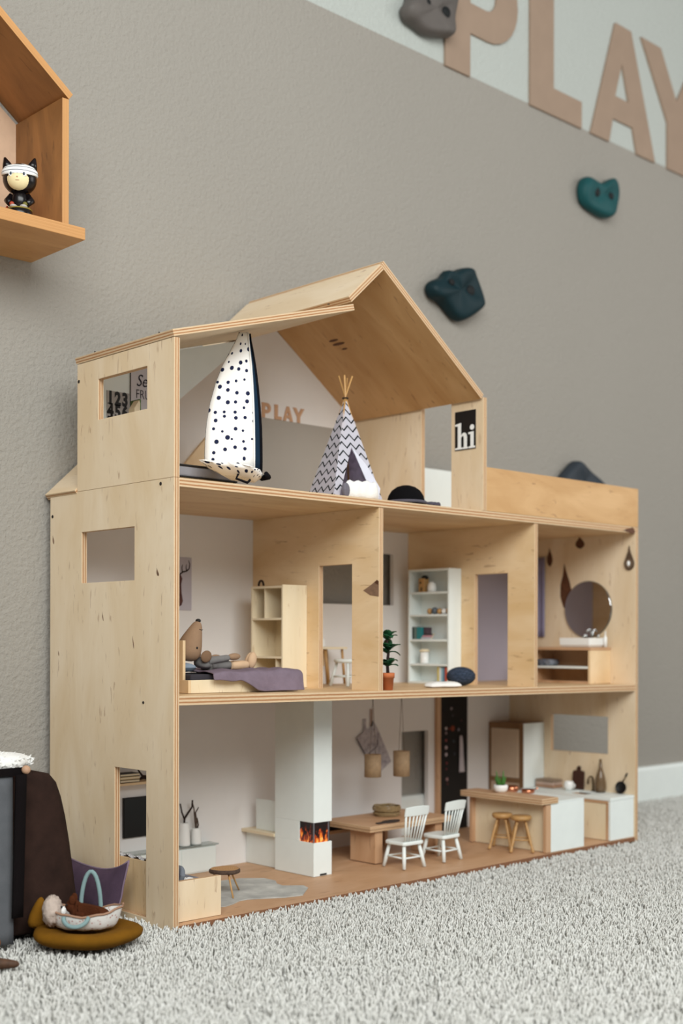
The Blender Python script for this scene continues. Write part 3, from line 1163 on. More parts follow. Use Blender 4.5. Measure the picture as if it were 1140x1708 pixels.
def hi_card():
    x = X3 - T
    t = thing('hi_card', 'black card with white word hi on the attic front post', 'card', (x, .034, .641))
    MB().box(x - .0012, x, .0140, .0538, .6125, .6698).build('card', [BLACK], t)
    xx = x - .0012
    M = frame((xx, .0538, .6125), (0, -1, 0), (0, 0, 1))
    h = [(.0005, .0035), (.0005, .001), (.0155, .001), (.0155, .0035), (.0125, .0042), (.0125, .0165)] + [(.0142, .0195), (.0165, .0205), (.0180, .0195), (.0185, .0175), (.0185, .0042), (.0160, .0035), (.0160, .001)] \
        + [(.0275, .001), (.0275, .0035), (.0248, .0042), (.0248, .0185), (.0240, .0225), (.0215, .0247), (.0182, .0250), (.0148, .0235), (.0125, .0210), (.0125, .0405), (.0005, .0385), (.0005, .0360), (.0062, .0355), (.0062, .0042)]
    h = [(.0005, .0012), (.0150, .0012), (.0150, .0036), (.0120, .0042), (.0120, .0180), (.0140, .0205), (.0160, .0208), (.0172, .0196), (.0176, .0172), (.0176, .0042), (.0158, .0036), (.0158, .0012),
         (.0255, .0012), (.0255, .0036), (.0236, .0042), (.0236, .0188), (.0226, .0228), (.0200, .0250), (.0168, .0252), (.0138, .0236), (.0120, .0215), (.0120, .0405), (.0005, .0385), (.0005, .0362), (.0058, .0356), (.0058, .0042), (.0005, .0036)]
    i_ = [(.0268, .0012), (.0394, .0012), (.0394, .0036), (.0366, .0042), (.0366, .0255), (.0264, .0246), (.0264, .0222), (.0305, .0216), (.0305, .0042), (.0268, .0036)]
    dot = arc(.0335, .0318, .0041, 0, 340, 14)
    mb = MB()
    for q in (h, i_, dot):
        mb.curve([q], .0004, M)
    mb.build('lettering', [CERAM], t)


hi_card()


def attic_letters():
    M0 = lambda x: frame((x, YB, .6664), (1, 0, 0), (0, 0, 1))
    S = .0222 / .248
    sc_ = lambda ps: [(p[0] * S * .95, p[1] * S) for p in ps]
    TL = plain('mini_letter_wood', 'd3a887', .8, 0, .04)
    P = [[(0, 0), (.066, 0), (.066, .078)] + arc(.115, .163, .085, -90, 90, 10) + [(0, .248)], [(.066, .132)] + arc(.108, .163, .031, -90, 90, 6) + [(.066, .194)]]
    Lt = [[(0, 0), (.162, 0), (.162, .052), (.072, .052), (.072, .248), (0, .248)]]
    At = [[(0, 0), (.063, 0), (.0755, .05), (.146, .05), (.1615, 0), (.229, 0), (.140, .2465), (.084, .2465)], [(.0835, .098), (.132, .098), (.1075, .171)]]
    Yt = [[(.1, 0), (.168, 0), (.168, .098), (.268, .248), (.196, .248), (.135, .152), (.074, .248), (0, .248), (.1, .098)]]
    for sp, x, n in ((P, .3545, 'P'), (Lt, .3795, 'L'), (At, .3965, 'A'), (Yt, .4165, 'Y')):
        mb = MB().curve([sc_(q) for q in sp], .002, M0(x))
        solo('miniature_letter', mb, [TL], 'tiny tan letter %s on the white gable wall inside the attic' % n, 'letter', 'tiny letters inside the attic')


attic_letters()


def posters():
    y = .2025
    PAP = plain('poster_paper', 'd2cdd2', .8, 0, .03)
    t = thing('number_poster', 'grey poster printed with bold black numerals seen through the attic window', 'poster', (.06, y, .60))
    MB().box(.0385, .0735, y - .0008, y, .590, .6545).build('sheet', [plain('poster_grey', 'b5b0ae', .8)], t)
    mb = MB()
    M = lambda x, z: frame((x, y - .0008, z), (1, 0, 0), (0, 0, 1))
    for r, row in enumerate(('123', '456', '789')):
        for k, ch in enumerate(row):
            mb.text(ch, .0235, .0003, M(.0395 + k * .0112, .6375 - r * .0170), 0, .0011, .78)
            if ch in '147':
                mb.box(.0400 + k * .0112, .0475 + k * .0112, y - .0011, y - .0008, .6375 - r * .0170, .6387 - r * .0170)
    mb.build('numerals', [BLACK], t)
    t = thing('lettered_poster', 'pale poster with handwritten black lettering seen through the attic window', 'poster', (.1, y, .60))
    MB().box(.0755, .1155, y - .0011, y, .605, .7).build('sheet', [PAP], t)
    MB().box(.0746, .0755, y - .0013, y, .605, .7).build('dark_edge', [DARK], t)
    mb = MB()
    mb.text('Se', .0235, .0003, frame((.0835, y - .0011, .6665), (1, .0, 0), (.25, 0, 1)), 0, 0, .8)
    mb.text('FRU', .0175, .0003, frame((.0830, y - .0011, .650), (1, 0, 0), (0, 0, 1)), 0, -.0002, .75)
    mb.build('lettering', [plain('ink', '2c2833', .8)], t)
    # cabinet below the posters, its top edge holds a block and a book
    t = thing('attic_cabinet', 'small wooden cabinet under the posters behind the attic side panel', 'cabinet', (.05, .17, .5203))
    rect_parts(t, [('body', [RAW], (.0095, .0700, .162, .2008, .5203, .6040)), ('door', [RAW], (.0105, .0690, .1608, .162, .523, .6020))])
    solo('toy_block', MB().prism([(.0575, .6042), (.0640, .6042), (.0655, .636), (.0640, .640), (.0565, .6285)], 'y', .165, .178), [RAW], 'pale wooden block with a slanted white top inside the attic window', 'block')
    book('thin green book standing beside the pale block inside the attic window', [plain('green_cover', '5d7a45', .6)], .0640, .0675, .168, .190, .6182, .6415, 'attic books') if False else \
        solo('green_book', MB().box(.0662, .0686, .168, .188, .6042, .6420), [plain('green_cover', '5d7a45', .6)], 'thin green book standing beside the pale block inside the attic window', 'book')


posters()
# grey mattress and slanted ply board at the attic's left end
t = thing('floor_mattress', 'grey floor mattress with dark piping at the left of the attic', 'mattress', (.13, .14, .5203))
MB().box(.075, .172, .10, .175, .5375, .5525).build('pad', [fabric('grey_mattress', 'a4a4ac', .06)], t, bevel=.003)
for z in (.5375, .5520):
    MB().tube([(.075, .0995, z), (.172, .0995, z), (.1725, .175, z), (.0745, .175, z), (.075, .0995, z)], .0013, 8).build('piping', [BLACK], t)
MB().box(.078, .169, .103, .172, .5203, .5374).build('slatted_base', [RAW], t)
solo('slanted_board', MB().prism([(.115, .5204), (.235, .5204), (.235, .6250), (.198, .5850), (.176, .5560), (.150, .552)], 'y', .2395, .2445), [PLYB], 'slanted plywood board standing behind the grey attic mattress', 'board')


# ================================================================ middle floor, bedroom
def bedroom():
    bx0, bx1, by0, by1 = .058, .2320, .0500, .1450
    zf = g1(.02) + .0002
    t = thing('toy_bed', 'low pale wooden bed frame in the upper left room', 'bed', ((bx0 + bx1) / 2, .1, zf))
    for nm, y0_, y1_ in (('front_rail', by0, by0 + .004), ('back_rail', by1 - .004, by1)):
        MB().prism([(.0620, g1(.062) + .0004), (bx1, g1(bx1) + .0004), (bx1, zf + .0158), (.0620, zf + .0158)], 'y', y0_, y1_).build(nm, [RAW], t, bevel=.0004)
    MB().box(.0580, .0620, by0, by1, g1(.058) + .0004, zf + .0158).build('head_rail', [PLYB], t, bevel=.0004)
    MB().box(bx1, bx1 + .004, by0, by1, g1(bx1) + .0004, zf + .0158).build('foot_rail', [RAW], t, bevel=.0004)
    MB().box(.0600, .0640, by0 + .014, by1, zf + .0158, zf + .0645).build('headboard', [PLYB], t, bevel=.0004)
    solo('bed_mattress', MB().box(.0650, bx1 - .001, by0 + .0045, by1 - .0045, zf + .008, zf + .0225), [plain('dark_mattress', '35323a', .9)], 'dark mattress under the purple blanket on the toy bed', 'mattress', bevel=.002)
    # quilted mauve blanket draped over the bed and its front
    MV = fabric('mauve_muslin', '8b7b89', .15, 900, .8)
    mb = MB()

    def bl(u, v):
        x = .0930 + u * .148 + .004 * math.sin(v * 5)
        yy = .150 - v * .140
        z = zf + .0262 + .0011 * math.sin(u * 19 + v * 7) + .0009 * math.sin(v * 23 + u * 4)
        e = by0 - .0035
        if x > .2375:
            z -= (x - .2375) * .9
        if yy < e:
            drop = (e - yy)
            fall = max(0, min(1, (u - .30) / .25))
            z = z - drop * (.30 + .62 * fall)
            yy = e - .0035 - drop * (.18 if u > .3 else .1)
            yy -= .002 * math.sin(u * 16)
        return (x, yy, max(z, zf + .001))
    mb.sheet(bl, 40, 30)
    solo('blanket', mb, [MV], 'mauve muslin blanket spread over the toy bed', 'blanket', solid=.0022, sub=1)
    cushion('pillow', 'pale blue pillow under the head of the toy mouse', 'pillow', (.0800, .0985, zf + .0305), .0125, .022, .006, fabric('blue_pillow', '8d9aaa', .06))
    solo('white_box', MB().box(.0655, .0715, .0760, .0850, zf + .0227, zf + .0345), [WHITE], 'small white box on the mattress at the head of the toy bed', 'box', bevel=.001)
    mouse(zf)


def skinned(name, nodes, edges, mat, parent, sub=2):
    """one continuous skinned body: nodes (point, radius)"""
    me = bpy.data.meshes.new(name)
    org = WL[parent]
    me.from_pydata([Vector(p) - org for p, r in nodes], edges, [])
    o = bpy.data.objects.new(name, me)
    COL.objects.link(o)
    o.parent = parent
    WL[o] = org
    m = o.modifiers.new('skin', 'SKIN')
    m.use_smooth_shade = True
    for sv, (p, r) in zip(me.skin_vertices[0].data, nodes):
        rr = r if isinstance(r, tuple) else (r, r)
        sv.radius = rr
    me.skin_vertices[0].data[0].use_root = True
    s_ = o.modifiers.new('smooth', 'SUBSURF')
    s_.levels = s_.render_levels = sub
    me.materials.append(mat)
    return o


def mouse(zf):
    y = .095
    t = thing('toy_mouse', 'light brown linen toy mouse in grey overalls lying on the bed', 'soft toy', (.13, y, zf + .028))
    LINEN = fabric('linen_brown', 'a5866b', .1, 1300, .6)
    LEGS = fabric('linen_pale', 'd9b795', .08, 1300, .6)
    GREY = fabric('grey_overalls', '858280', .12, 1300, .6)
    z = zf + .035
    # head: big drop with the snout pointing up
    hd = MB()
    spine = [((.0870, y, z + .0035), .0085), ((.0880, y, z + .0085), .0148), ((.0905, y - .0005, z + .0160), .0172), ((.0945, y - .001, z + .0265), .0150), ((.0990, y - .001, z + .037), .0112), ((.1030, y - .001, z + .046), .0078), ((.1052, y - .001, z + .0515), .0054), ((.1058, y - .001, z + .0535), .0025)]
    rings = []
    for k, (p, r) in enumerate(spine):
        p = Vector(p)
        nx = Vector(spine[min(k + 1, len(spine) - 1)][0]) - Vector(spine[max(k - 1, 0)][0])
        d = nx.normalized()
        a_ = Vector((0, 1, 0))
        b_ = d.cross(a_).normalized()
        rings.append([p + (a_ * math.cos(q) + b_ * math.sin(q)) * r for q in np.linspace(0, 2 * PI, 20, endpoint=False)])
    head = hd.loft(rings).build('head', [LINEN], t, sub=1)
    MB().ball((.1058, y - .001, z + .0545), (.0036, .0034, .0026), 12, 8).build('nose', [BLACK], head)
    MB().ball((.0925, y - .0162, z + .0200), (.0016, .0012, .0016), 10, 8).build('eye', [BLACK], head)
    MB().tube([(.1010, y - .0095, z + .0435), (.1052, y - .0092, z + .0425), (.1090, y - .0062, z + .0430)], .0005, 6).build('mouth', [BARK], head)
    MB().ball((.1100, y - .0125, z + .0090), (.0088, .0030, .0075), 14, 8, M=Matrix.Rotation(-.5, 3, 'Y')).build('ear', [fabric('linen_ear', '8a6d55', .1, 1300)], head)
    MB().ball((.1120, y + .0125, z + .0110), (.0088, .0030, .0075), 14, 8, M=Matrix.Rotation(-.5, 3, 'Y')).build('ear', [fabric('linen_ear_far', '8a6d55', .1, 1300)], head)
    # body in overalls with sleeves, one continuous surface
    nodes = [((.1310, y, z - .0005), (.0120, .0085)), ((.1120, y, z + .001), (.0110, .0085)), ((.1010, y, z + .0015), (.007, .006)), ((.1480, y, z - .002), (.0125, .0085)), ((.1600, y - .007, z - .003), .0062), ((.1600, y + .007, z - .003), .0062),
             ((.1220, y - .011, z + .0045), .0052), ((.1370, y - .0120, z + .0062), .0046), ((.1480, y - .0115, z + .0075), .0042), ((.1220, y + .011, z + .0045), .0052), ((.1370, y + .012, z + .0062), .0046)]
    skinned('body', nodes, [(0, 1), (1, 2), (0, 3), (3, 4), (3, 5), (1, 6), (6, 7), (7, 8), (1, 9), (9, 10)], GREY, t)
    MB().ball((.1555, y - .0115, z + .0085), (.0100, .0048, .0046), 14, 10, M=Matrix.Rotation(-.05, 3, 'Y')).build('paw', [LINEN], t)
    MB().ball((.1445, y + .0125, z + .0070), (.0085, .0045, .0042), 14, 10).build('paw', [LINEN], t)
    for s_, dx in ((-1, 0), (1, .009)):
        leg = MB().tube([(.152 + dx, y + s_ * .007, z - .003), (.163 + dx, y + s_ * .0075, z - .0028), (.174 + dx, y + s_ * .008, z - .0028), (.183 + dx, y + s_ * .008, z - .002)], [.0064, .0062, .0060, .0058], 14).build('leg', [LEGS], t, sub=1)
        MB().ball((.1885 + dx, y + s_ * .0082, z + .0035), (.0066, .0052, .0112), 14, 10, M=Matrix.Rotation(.22 + (.25 if s_ > 0 else 0), 3, 'Y')).build('foot', [LEGS], leg)


bedroom()


def deer_poster():
    t = thing('deer_poster', 'pale poster of a stag with dark antlers on the bedroom back wall', 'poster', (.2, YB, .373))
    MB().box(.1700, .2240, YB - .0010, YB, .3730, .4485).build('sheet', [plain('pale_lilac_paper', 'c9c3cd', .8, 0, .04)], t)
    y = YB - .0013
    a = MB()
    a.tube([(.2030, y, .424), (.2085, y, .4275), (.2150, y, .4290), (.2195, y, .4325), (.2205, y, .439), (.2185, y, .4445)], [.0012, .0011, .0011, .001, .0008, .0005], 6)
    a.tube([(.2150, y, .429), (.2140, y, .4345), (.2150, y, .439)], [.0009, .0007, .0004], 6)
    a.tube([(.2075, y, .4275), (.2065, y, .434), (.208, y, .438)], [.0009, .0007, .0004], 6)
    a.tube([(.1950, y, .424), (.1890, y, .428), (.1830, y, .430), (.1790, y, .437), (.180, y, .444)], [.0012, .0011, .001, .0008, .0005], 6)
    a.warp(lambda v: (v.x, y + (v.y - y) * .2, v.z))
    a.build('antlers', [BARK], t)
    M = frame((0, YB - .001, 0), (1, 0, 0), (0, 0, 1))
    MB().curve([[(.1925, .4235), (.2045, .4235), (.2075, .418), (.2055, .410), (.2062, .398), (.2085, .386), (.2060, .380), (.199, .3765), (.1915, .380), (.1895, .392), (.1920, .408), (.1900, .418)]], .0004, M).build('stag', [plain('red_brown_print', '7a4f4a', .8, 0, .3, 200)], t)


deer_poster()


def shelf_unit():
    x0, x1, y0, y1 = .2925, .3380, .1465, .2165
    zf, zt = g1(.315) + .0002, .4072
    th = .0030
    t = thing('shelf_unit', 'unpainted pale wooden shelf unit against the bedroom partition', 'shelf unit', ((x0 + x1) / 2, (y0 + y1) / 2, zf))
    M = [RAW]
    B = lambda n, *b: MB().box(*b).build(n, M, t, bevel=.0003)
    B('side_board', x0, x1, y0, y0 + th, zf, zt + .0015)
    B('side_board', x0, x1, y1 - th, y1, zf, zt)
    B('back_board', x1 - .002, x1 - .0003, y0 + th, y1 - th, zf, zt)
    for z in (zt - th, .3620, .3075, zf + th):
        B('shelf_board', x0, x1 - .002, y0 + th, y1 - th, z - th * (z < zt - .01), z + (th if z > zt - .01 else 0))
    B('divider', x0 + .0035, x1 - .002, .1890, .1912, .3620, zt - th)
    B('divider', x0 + .0090, x1 - .002, .1560, .1582, .3075, .3590)
    B('divider', x0 + .0035, x1 - .002, .1640, .1662, zf + th, .3045)
    solo('trinket_arch', MB().tube([(.305, .2090 + .0055 * math.cos(a), zt + .0016 + .0075 * math.sin(a)) for a in np.linspace(0, PI, 12)], .0016, 8), [BARK], 'small dark wooden arch on top of the unpainted shelf unit', 'ornament')
    solo('trinket_block', MB().box(.300, .306, .2035, .2150, zt + .0003, zt + .0035), [RAW], 'pale wooden stand under the small dark arch', 'ornament') if False else None


shelf_unit()


# ---------------------------------------------------------------- middle room
def desk():
    zf = g1(.39) + .0008
    t = thing('toy_desk', 'small wooden desk under the back window seen through the bedroom doorway', 'desk', (.45, .24, zf))
    x0, x1, y0, y1, zt = .4000, .4870, .2190, .2670, .3200
    MB().box(x0, x1, y0, y1, zt - .0035, zt, 0, None, 'u').build('desktop', [RAW], t, bevel=.0004)
    for x in (x0 + .004, .4460, x1 - .006):
        for yy in (y0 + .006, y1 - .006):
            d = .006 if x > .46 else (-.006 if x < .42 else .005)
            MB().tube([(x, yy, zt - .003), (x + d, yy, zf)], .0020, 8).build('leg', [STOOLW], t)
    MB().box(x0 + .006, x1 - .010, y1 - .006, y1 - .003, zt - .030, zt - .004).build('back_apron', [PLYB], t)
    c = (.4425, .232, zt)
    v = thing('desk_vase', 'white square pot with a brown stick on the wooden desk', 'pot', c)
    MB().box(c[0] - .005, c[0] + .005, c[1] - .005, c[1] + .005, c[2] + .0003, c[2] + .0125).build('pot', [CERAM], v, bevel=.0006)
    MB().tube([(c[0], c[1], c[2] + .011), (c[0] + .0005, c[1], c[2] + .022), (c[0] + .001, c[1], c[2] + .0275)], [.0024, .0022, .0012], 8).build('stick', [STOOLW], v)
    MB().ball((c[0] + .001, c[1], c[2] + .0275), (.0022, .0022, .0014), 10, 6).build('dark_tip', [BARK], v)


desk()


def turned_leg(p0, p1, r, n=8, rings=()):
    mb = MB()
    p0, p1 = Vector(p0), Vector(p1)
    pts, rs = [], []
    fr = sorted({0, 1, *[f for f, _ in rings]})
    d = dict(rings)
    for f in fr:
        pts.append(p0 + (p1 - p0) * f)
        rs.append(r * d.get(f, 1))
    return mb.tube(pts, rs, n)


def white_stool():
    c = (.4420, .170)
    zf = g1(c[0]) + .0003
    t = thing('white_stool', 'white painted stool in front of the small desk', 'stool', (c[0], c[1], zf))
    zs = .3025
    MB().lathe([(0, zs - .006), (.0195, zs - .006), (.0212, zs - .004), (.0212, zs - .0015), (.0200, zs), (0, zs)], (c[0], c[1], 0), 24).build('seat', [WHITE], t)
    P = []
    for sx in (-1, 1):
        for sy in (-1, 1):
            a = Vector((c[0] + sx * .012, c[1] + sy * .012, zs - .006))
            b = Vector((c[0] + sx * .019, c[1] + sy * .019, zf))
            P.append((a, b))
            MB().tube([a, b], [.0022, .0026], 10).build('leg', [WHITE], t)
    for i, j in ((0, 1), (2, 3), (0, 2), (1, 3)):
        f = .58
        MB().tube([P[i][0].lerp(P[i][1], f), P[j][0].lerp(P[j][1], f)], .0014, 8).build('stretcher', [WHITE], t)


white_stool()


def bookcase():
    x0, x1, y0, y1 = .6445, .6740, .1495, .2395
    zf, zt = g1(.66) + .0003, .4462
    th = .0034
    t = thing('white_bookcase', 'tall white bookcase with five shelves in the middle upstairs room', 'bookcase', ((x0 + x1) / 2, (y0 + y1) / 2, zf))
    B = lambda n, *b: MB().box(*b).build(n, [WHITE], t, bevel=.0003)
    B('side_board', x0, x1, y0, y0 + th, zf, zt)
    B('side_board', x0, x1, y1 - th, y1, zf, zt)
    B('back_board', x1 - .0022, x1 - .0003, y0 + th, y1 - th, zf, zt)
    B('top_board', x0, x1 - .0022, y0 + th, y1 - th, zt - th, zt)
    Z = [.4090, .3725, .3320, .2925]
    for z in Z:
        B('shelf_board', x0 + .0006, x1 - .0022, y0 + th, y1 - th, z - th, z)
    B('bottom_board', x0, x1 - .0022, y0 + th, y1 - th, zf, zf + .0035)
    e = .0003
    xm = .655
    # top shelf: birdhouse and white dome
    b = thing('toy_birdhouse', 'small wooden block house with black windows and black cap on the top bookcase shelf', 'ornament', (xm, .214, Z[0] + e))
    MB().box(xm - .006, xm + .006, .2080, .2200, Z[0] + e, Z[0] + .0225).build('house_body', [STOOLW], b, bevel=.0005)
    MB().ball((xm, .2115, Z[0] + .0240), (.0062, .0060, .0040), 12, 8).build('black_cap', [BLACK], b)
    MB().box(xm - .0064, xm - .006, .2125, .2150, Z[0] + .002, Z[0] + .008).build('door', [BLACK], b)
    MB().lathe([(0, 0), (.0018, 0), (.0018, .0004), (0, .0004)], (xm - .006, .2160, Z[0] + .0155), 12, 0, Matrix.Rotation(-PI / 2, 3, 'Y')).build('window', [BLACK], b)
    solo('white_dome', MB().lathe([(0, 0), (.0072, 0), (.0075, .007), (.0066, .0125), (.004, .0158), (0, .0168)], (xm, .1960, Z[0] + e), 18), [CERAM], 'white dome ornament beside the block house on the bookcase', 'ornament')
    # beads
    for yy, r, m, lab in ((.1985, .0052, STOOLW, 'tan wooden bead, furthest back on the second bookcase shelf'), (.1878, .0060, plain('blue_grey_bead', '5c6670', .5), 'blue grey bead between two tan beads on the bookcase'),
                          (.1770, .0050, STOOLW, 'tan wooden bead between the blue grey and the white bead'), (.1672, .0050, CERAM, 'white bead on the second bookcase shelf'), (.1572, .0053, STOOLW, 'tan wooden bead right of the white bead on the bookcase')):
        r = r * .96
        solo('bead', MB().lathe([(r * .25, -r * .97), (r * .7, -r * .72), (r, 0), (r * .7, r * .72), (r * .25, r * .97), (r * .2, 0), (r * .25, -r * .97)], (xm - .002, yy, Z[1] + e + r * .97), 14), [m], lab, 'bead', 'beads on the second bookcase shelf')
    # third shelf: books
    g = 'books on the third bookcase shelf'
    book('dark green book standing at the back end of the third bookcase shelf', [plain('dark_green', '1d322c', .5)], .650, .667, .2315, .2350, Z[2] + e, Z[2] + .0205, g)
    book('grey-green book standing between the dark green and the teal book', [plain('sage', '6d8079', .5)], .650, .667, .2255, .2310, Z[2] + e, Z[2] + .0198, g)
    book('thick teal book standing on the third bookcase shelf', [plain('teal_cover', '27858a', .5)], .650, .667, .2140, .2250, Z[2] + e, Z[2] + .0200, g)
    book('dark plum book standing right of the teal book', [plain('plum', '54404a', .5)], .654, .667, .2075, .2135, Z[2] + e, Z[2] + .0195, g)
    book('pale grey book lying at the bottom of the small stack in the bookcase', [plain('pale_grey_cover', 'c6c9d2', .5)], .6475, .6535, .1925, .2130, Z[2] + e, Z[2] + .0035, g)
    book('pink book lying in the middle of the small stack in the bookcase', [plain('pink_cover', 'cf98a6', .5)], .6475, .6535, .1900, .2100, Z[2] + .0038, Z[2] + .0065, g)
    book('black book lying on top of the small stack in the bookcase', [plain('black_cover', '2f2a33', .5)], .6475, .6535, .1880, .2060, Z[2] + .0068, Z[2] + .0095, g)
    # fourth: white canister with a tan lid
    c = thing('canister', 'white canister with pale wooden lid on the fourth bookcase shelf', 'canister', (xm, .212, Z[3] + e))
    MB().lathe([(0, 0), (.0068, 0), (.0070, .001), (.0070, .0185), (0, .0187)], (xm, .212, Z[3] + e), 20).build('jar', [CERAM], c)
    MB().lathe([(0, .0188), (.0085, .0188), (.0088, .021), (.006, .0232), (0, .0236)], (xm, .212, Z[3] + e), 20).build('lid', [RAW], c)
    # bottom: coloured books
    z0 = zf + .0040
    g = 'coloured books on the lowest bookcase shelf'
    for k, (c_, n) in enumerate((('d8c46a', 'yellow'), ('eef0ee', 'white'), ('9cc4d6', 'light blue'), ('5d7f96', 'slate blue'), ('d9532f', 'red'), ('e38b4d', 'orange'))):
        y_ = .1795 - k * .0042
        book('%s book standing on the lowest bookcase shelf' % n, [plain(n.replace(' ', '_') + '_cover', c_, .5)], .650, .667, y_ - .0038, y_, z0, z0 + .0235 - .0006 * (k % 3), g)


bookcase()


def pouf():
    c = (.6060, .0900, g1(.606) + .0003)
    rx, rz = .0225, .0146
    t = NT('navy_knit', .95, 0, .1)
    v = t.coord('UV', (34, 15, 1))
    w = t.n('TexWave', wave_type='BANDS', bands_direction='Y')
    w.inputs['Scale'].default_value = .5
    w.inputs['Distortion'].default_value = 6
    w.inputs['Detail Scale'].default_value = 3
    t.l(v, w.inputs['Vector'])
    t.col(t.ramp(w.outputs[0], [(.3, '2d3947'), (.8, '55627a')]))
    t.bump(w.outputs[0], 1., .0015)
    mb = MB().ball((c[0], c[1], c[2] + rz), (rx, rx, rz), 32, 20, 0, None, lambda p, d: Vector((p.x * (1 + .02 * math.sin(16 * math.atan2(d.y, d.x))), p.y * (1 + .02 * math.sin(16 * math.atan2(d.y, d.x))), max(p.z, -rz * .99))))
    solo('knitted_pouf', mb, [t.m], 'navy blue knitted pouf in front of the white bookcase', 'pouf')
    mb = MB()
    rnd = random.Random(4)
    n = 40
    ph = (.3, 1.2)
    out = [(1 + .12 * math.sin(4 * a + .6) + .06 * math.sin(9 * a)) for a in np.linspace(0, 2 * PI, n, endpoint=False)]
    cx, cy, zf = .5320, .060, g1(.53) + .0004
    rings = []
    for s_, z in ((1, 0), (1.02, .0022), (.9, .0060), (.6, .0080), (.25, .0075)):
        rings.append([(cx + .036 * s_ * out[k] * math.cos(a), cy + .022 * s_ * out[k] * math.sin(a), zf + z * (1 + .12 * math.sin(a * 6 + s_ * 8))) for k, a in enumerate(np.linspace(0, 2 * PI, n, endpoint=False))])
    mb.loft(rings)
    solo('sheepskin_rug', mb, [FUR], 'white sheepskin rug on the middle upstairs floor beside the pouf', 'rug', sub=1)


pouf()


def potted_plant():
    c = Vector((.3672, .0125, g1(.367) + .0003))
    t = thing('potted_plant', 'green leafy plant in a terracotta pot at the edge of the middle room', 'potted plant', c)
    MB().lathe([(0, 0), (.0066, 0), (.0080, .0165), (.0090, .0165), (.0092, .0232), (.0080, .0236), (.0076, .0205), (0, .0205)], c, 22).build('pot', [TERRA], t)
    MB().lathe([(0, .0206), (.0074, .0206), (.004, .0215), (0, .0218)], c, 14).build('soil', [BARK], t)
    stem = [c + Vector(p) for p in ((0, 0, .020), (-.0015, 0, .036), (.0005, 0, .050), (-.002, 0, .064), (-.0012, 0, .078))]
    MB().tube(stem, [.0024, .002, .002, .0016, .0008], 8).build('stem', [BARK], t)
    rnd = random.Random(3)
    for zc, sp in ((.034, .017), (.052, .019), (.070, .017)):
        for k in range(10):
            a = k * PI / 5 + rnd.uniform(-.25, .25) + zc * 40
            o = c + Vector((-.001, 0, zc + rnd.uniform(-.003, .003)))
            d = Vector((math.cos(a), math.sin(a), 0))
            s_ = Vector((-d.y, d.x, 0))
            L = sp * rnd.uniform(.6, 1.0)
            mb = MB()
            tipdrop = rnd.uniform(-.1, .35)
            mb.sheet(lambda u, v: o + d * L * u + s_ * (v - .5) * .0125 * math.sin(PI * min(.96, u * .9 + .08)) + Vector((0, 0, L * ((.75 + .3 * (k % 3)) * u - (.55 + tipdrop) * u * u) + .0012 * abs(v - .5) * 2)), 6, 2)
            mb.build('leaf', [LEAF], t, solid=.0004)


potted_plant()


